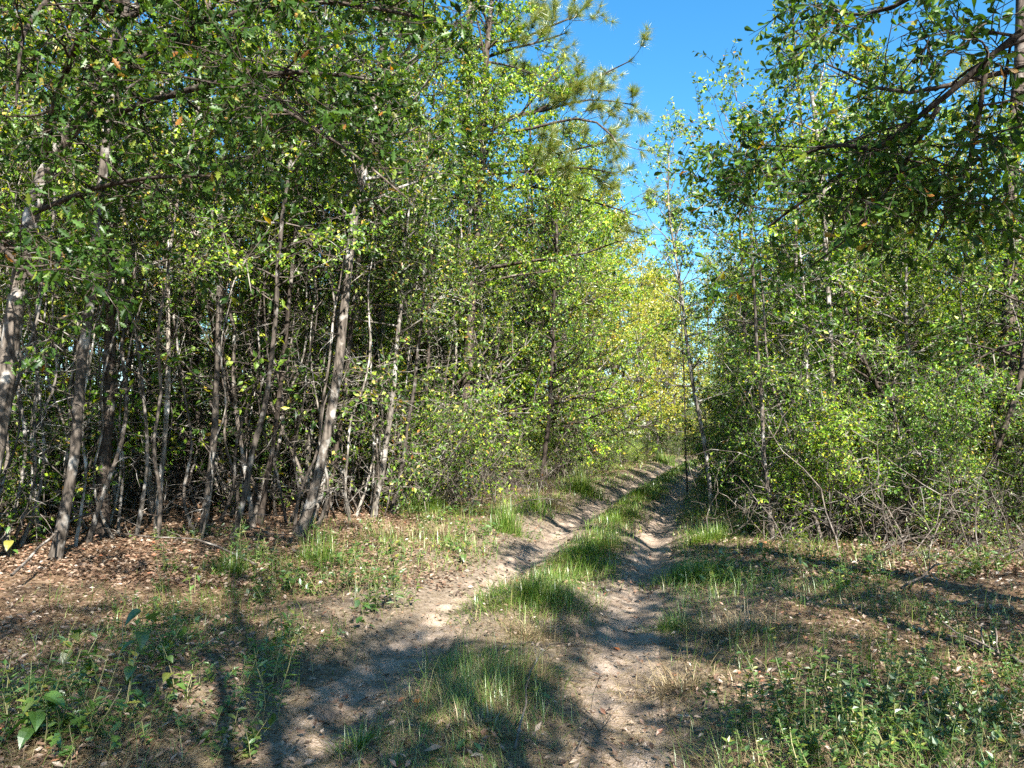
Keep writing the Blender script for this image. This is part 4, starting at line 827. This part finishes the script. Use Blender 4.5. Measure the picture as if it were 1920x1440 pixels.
stick('thin dry stalk lying at the bottom edge of the track', [(1060, 1440), (1100, 1400), (1150, 1370)], .005, 903, 'twig', .03, .05)
stick('thin dark stick lying across the crown of the track', [(930, 1212), (980, 1214), (1060, 1216), (1120, 1214)], .006, 904, 'bark_dark', .03)
stick('grey fallen branch under the brush in the left litter', [(480, 1075), (420, 1062), (350, 1045), (290, 1040), (200, 1010)], .014, 905, 'twig', .1, .15)
stick('bare grey branch arching over the left litter', [(20, 1110), (120, 1040), (200, 1000), (260, 1010)], .014, 906, 'twig', .15, .25)
stick('curved dead branch on the ground before the slanted tree', [(470, 1000), (500, 1012), (540, 1016), (570, 1010)], .012, 907, 'twig', .1)
stick('dead stick lying in the right litter near the arching twigs', [(1690, 1120), (1760, 1090), (1830, 1070)], .012, 908, 'twig', .08, .1)
stick('dark branch lying low in the right undergrowth', [(1640, 1060), (1700, 1040), (1790, 1030), (1880, 1040)], .016, 909, 'bark_dark', .12, .1)
for k, (u, v, kind, s, lab) in enumerate([(770, 1325, 'red', .10, 'red lobed fallen leaf in the lower left of the track'), (1162, 1226, 'red', .08, 'small red fallen leaf on the right rut'), (1845, 1285, 'red', .11, 'orange fallen leaf in the right litter'),
        (795, 1420, 'dead', .10, 'large tan fallen leaf at the bottom of the track'), (140, 1330, 'dead', .1, 'brown curled fallen leaf in the lower left corner'), (96, 1305, 'red', .08, 'yellow orange leaf among the weeds at the lower left'), (1305, 1380, 'dead', .09, 'pale curled leaf at the lower right rut edge')]):
    c = GP(u, v); lf = link('fallen_leaf', LM[kind]); tag(lf, lab, 'leaf', 'single bright fallen leaves'); set_leaf(lf, c + np.array([0, 0, .03]), (math.cos(k * 2), math.sin(k * 2), .1), (.1 * math.sin(k), -.3, 1), s)
for p_ in (sap, pole, tall, edge, ylw, shr, thin, brs): p_.drop()

# ---- labels from what stands beside each thing
LAND += [('the fallen pale branch', *GP(1880, 1245)[:2]), ('the bend of the track', float(cx(60)), 60.0), ('the near right rut', *GP(1300, 1400)[:2])]
seen = {}
for o, x, y, adj, noun in REG:
    u = x / y
    best = min(LAND, key=lambda L: (abs(L[1] / L[2] - u) * 14) ** 2 + (math.log(L[2] / y) * 2.2) ** 2)
    du = u - best[1] / best[2]; dy = y - best[2]
    side = 'left of' if du < -.012 else 'right of' if du > .012 else ''
    far_ = dy / max(best[2], 1)
    depth = 'far behind' if far_ > .7 else 'behind' if far_ > .12 else 'in front of' if far_ < -.12 else ''
    if side and depth: rel = depth.replace(' of', '') + ', ' + side
    else: rel = side or depth or 'beside'
    seen.setdefault('%s %s %s %s' % (adj, noun, rel, best[0]), []).append((y, o))
for lab, lst in seen.items():
    lst.sort(key=lambda a: a[0])
    for k, (y, o) in enumerate(lst):
        if len(lst) == 1: o['label'] = lab
        elif len(lst) == 2: o['label'] = lab + (', nearer one' if k == 0 else ', farther one')
        else: o['label'] = lab + ', %s back' % (ORD[k] if k < len(ORD) else 'last')
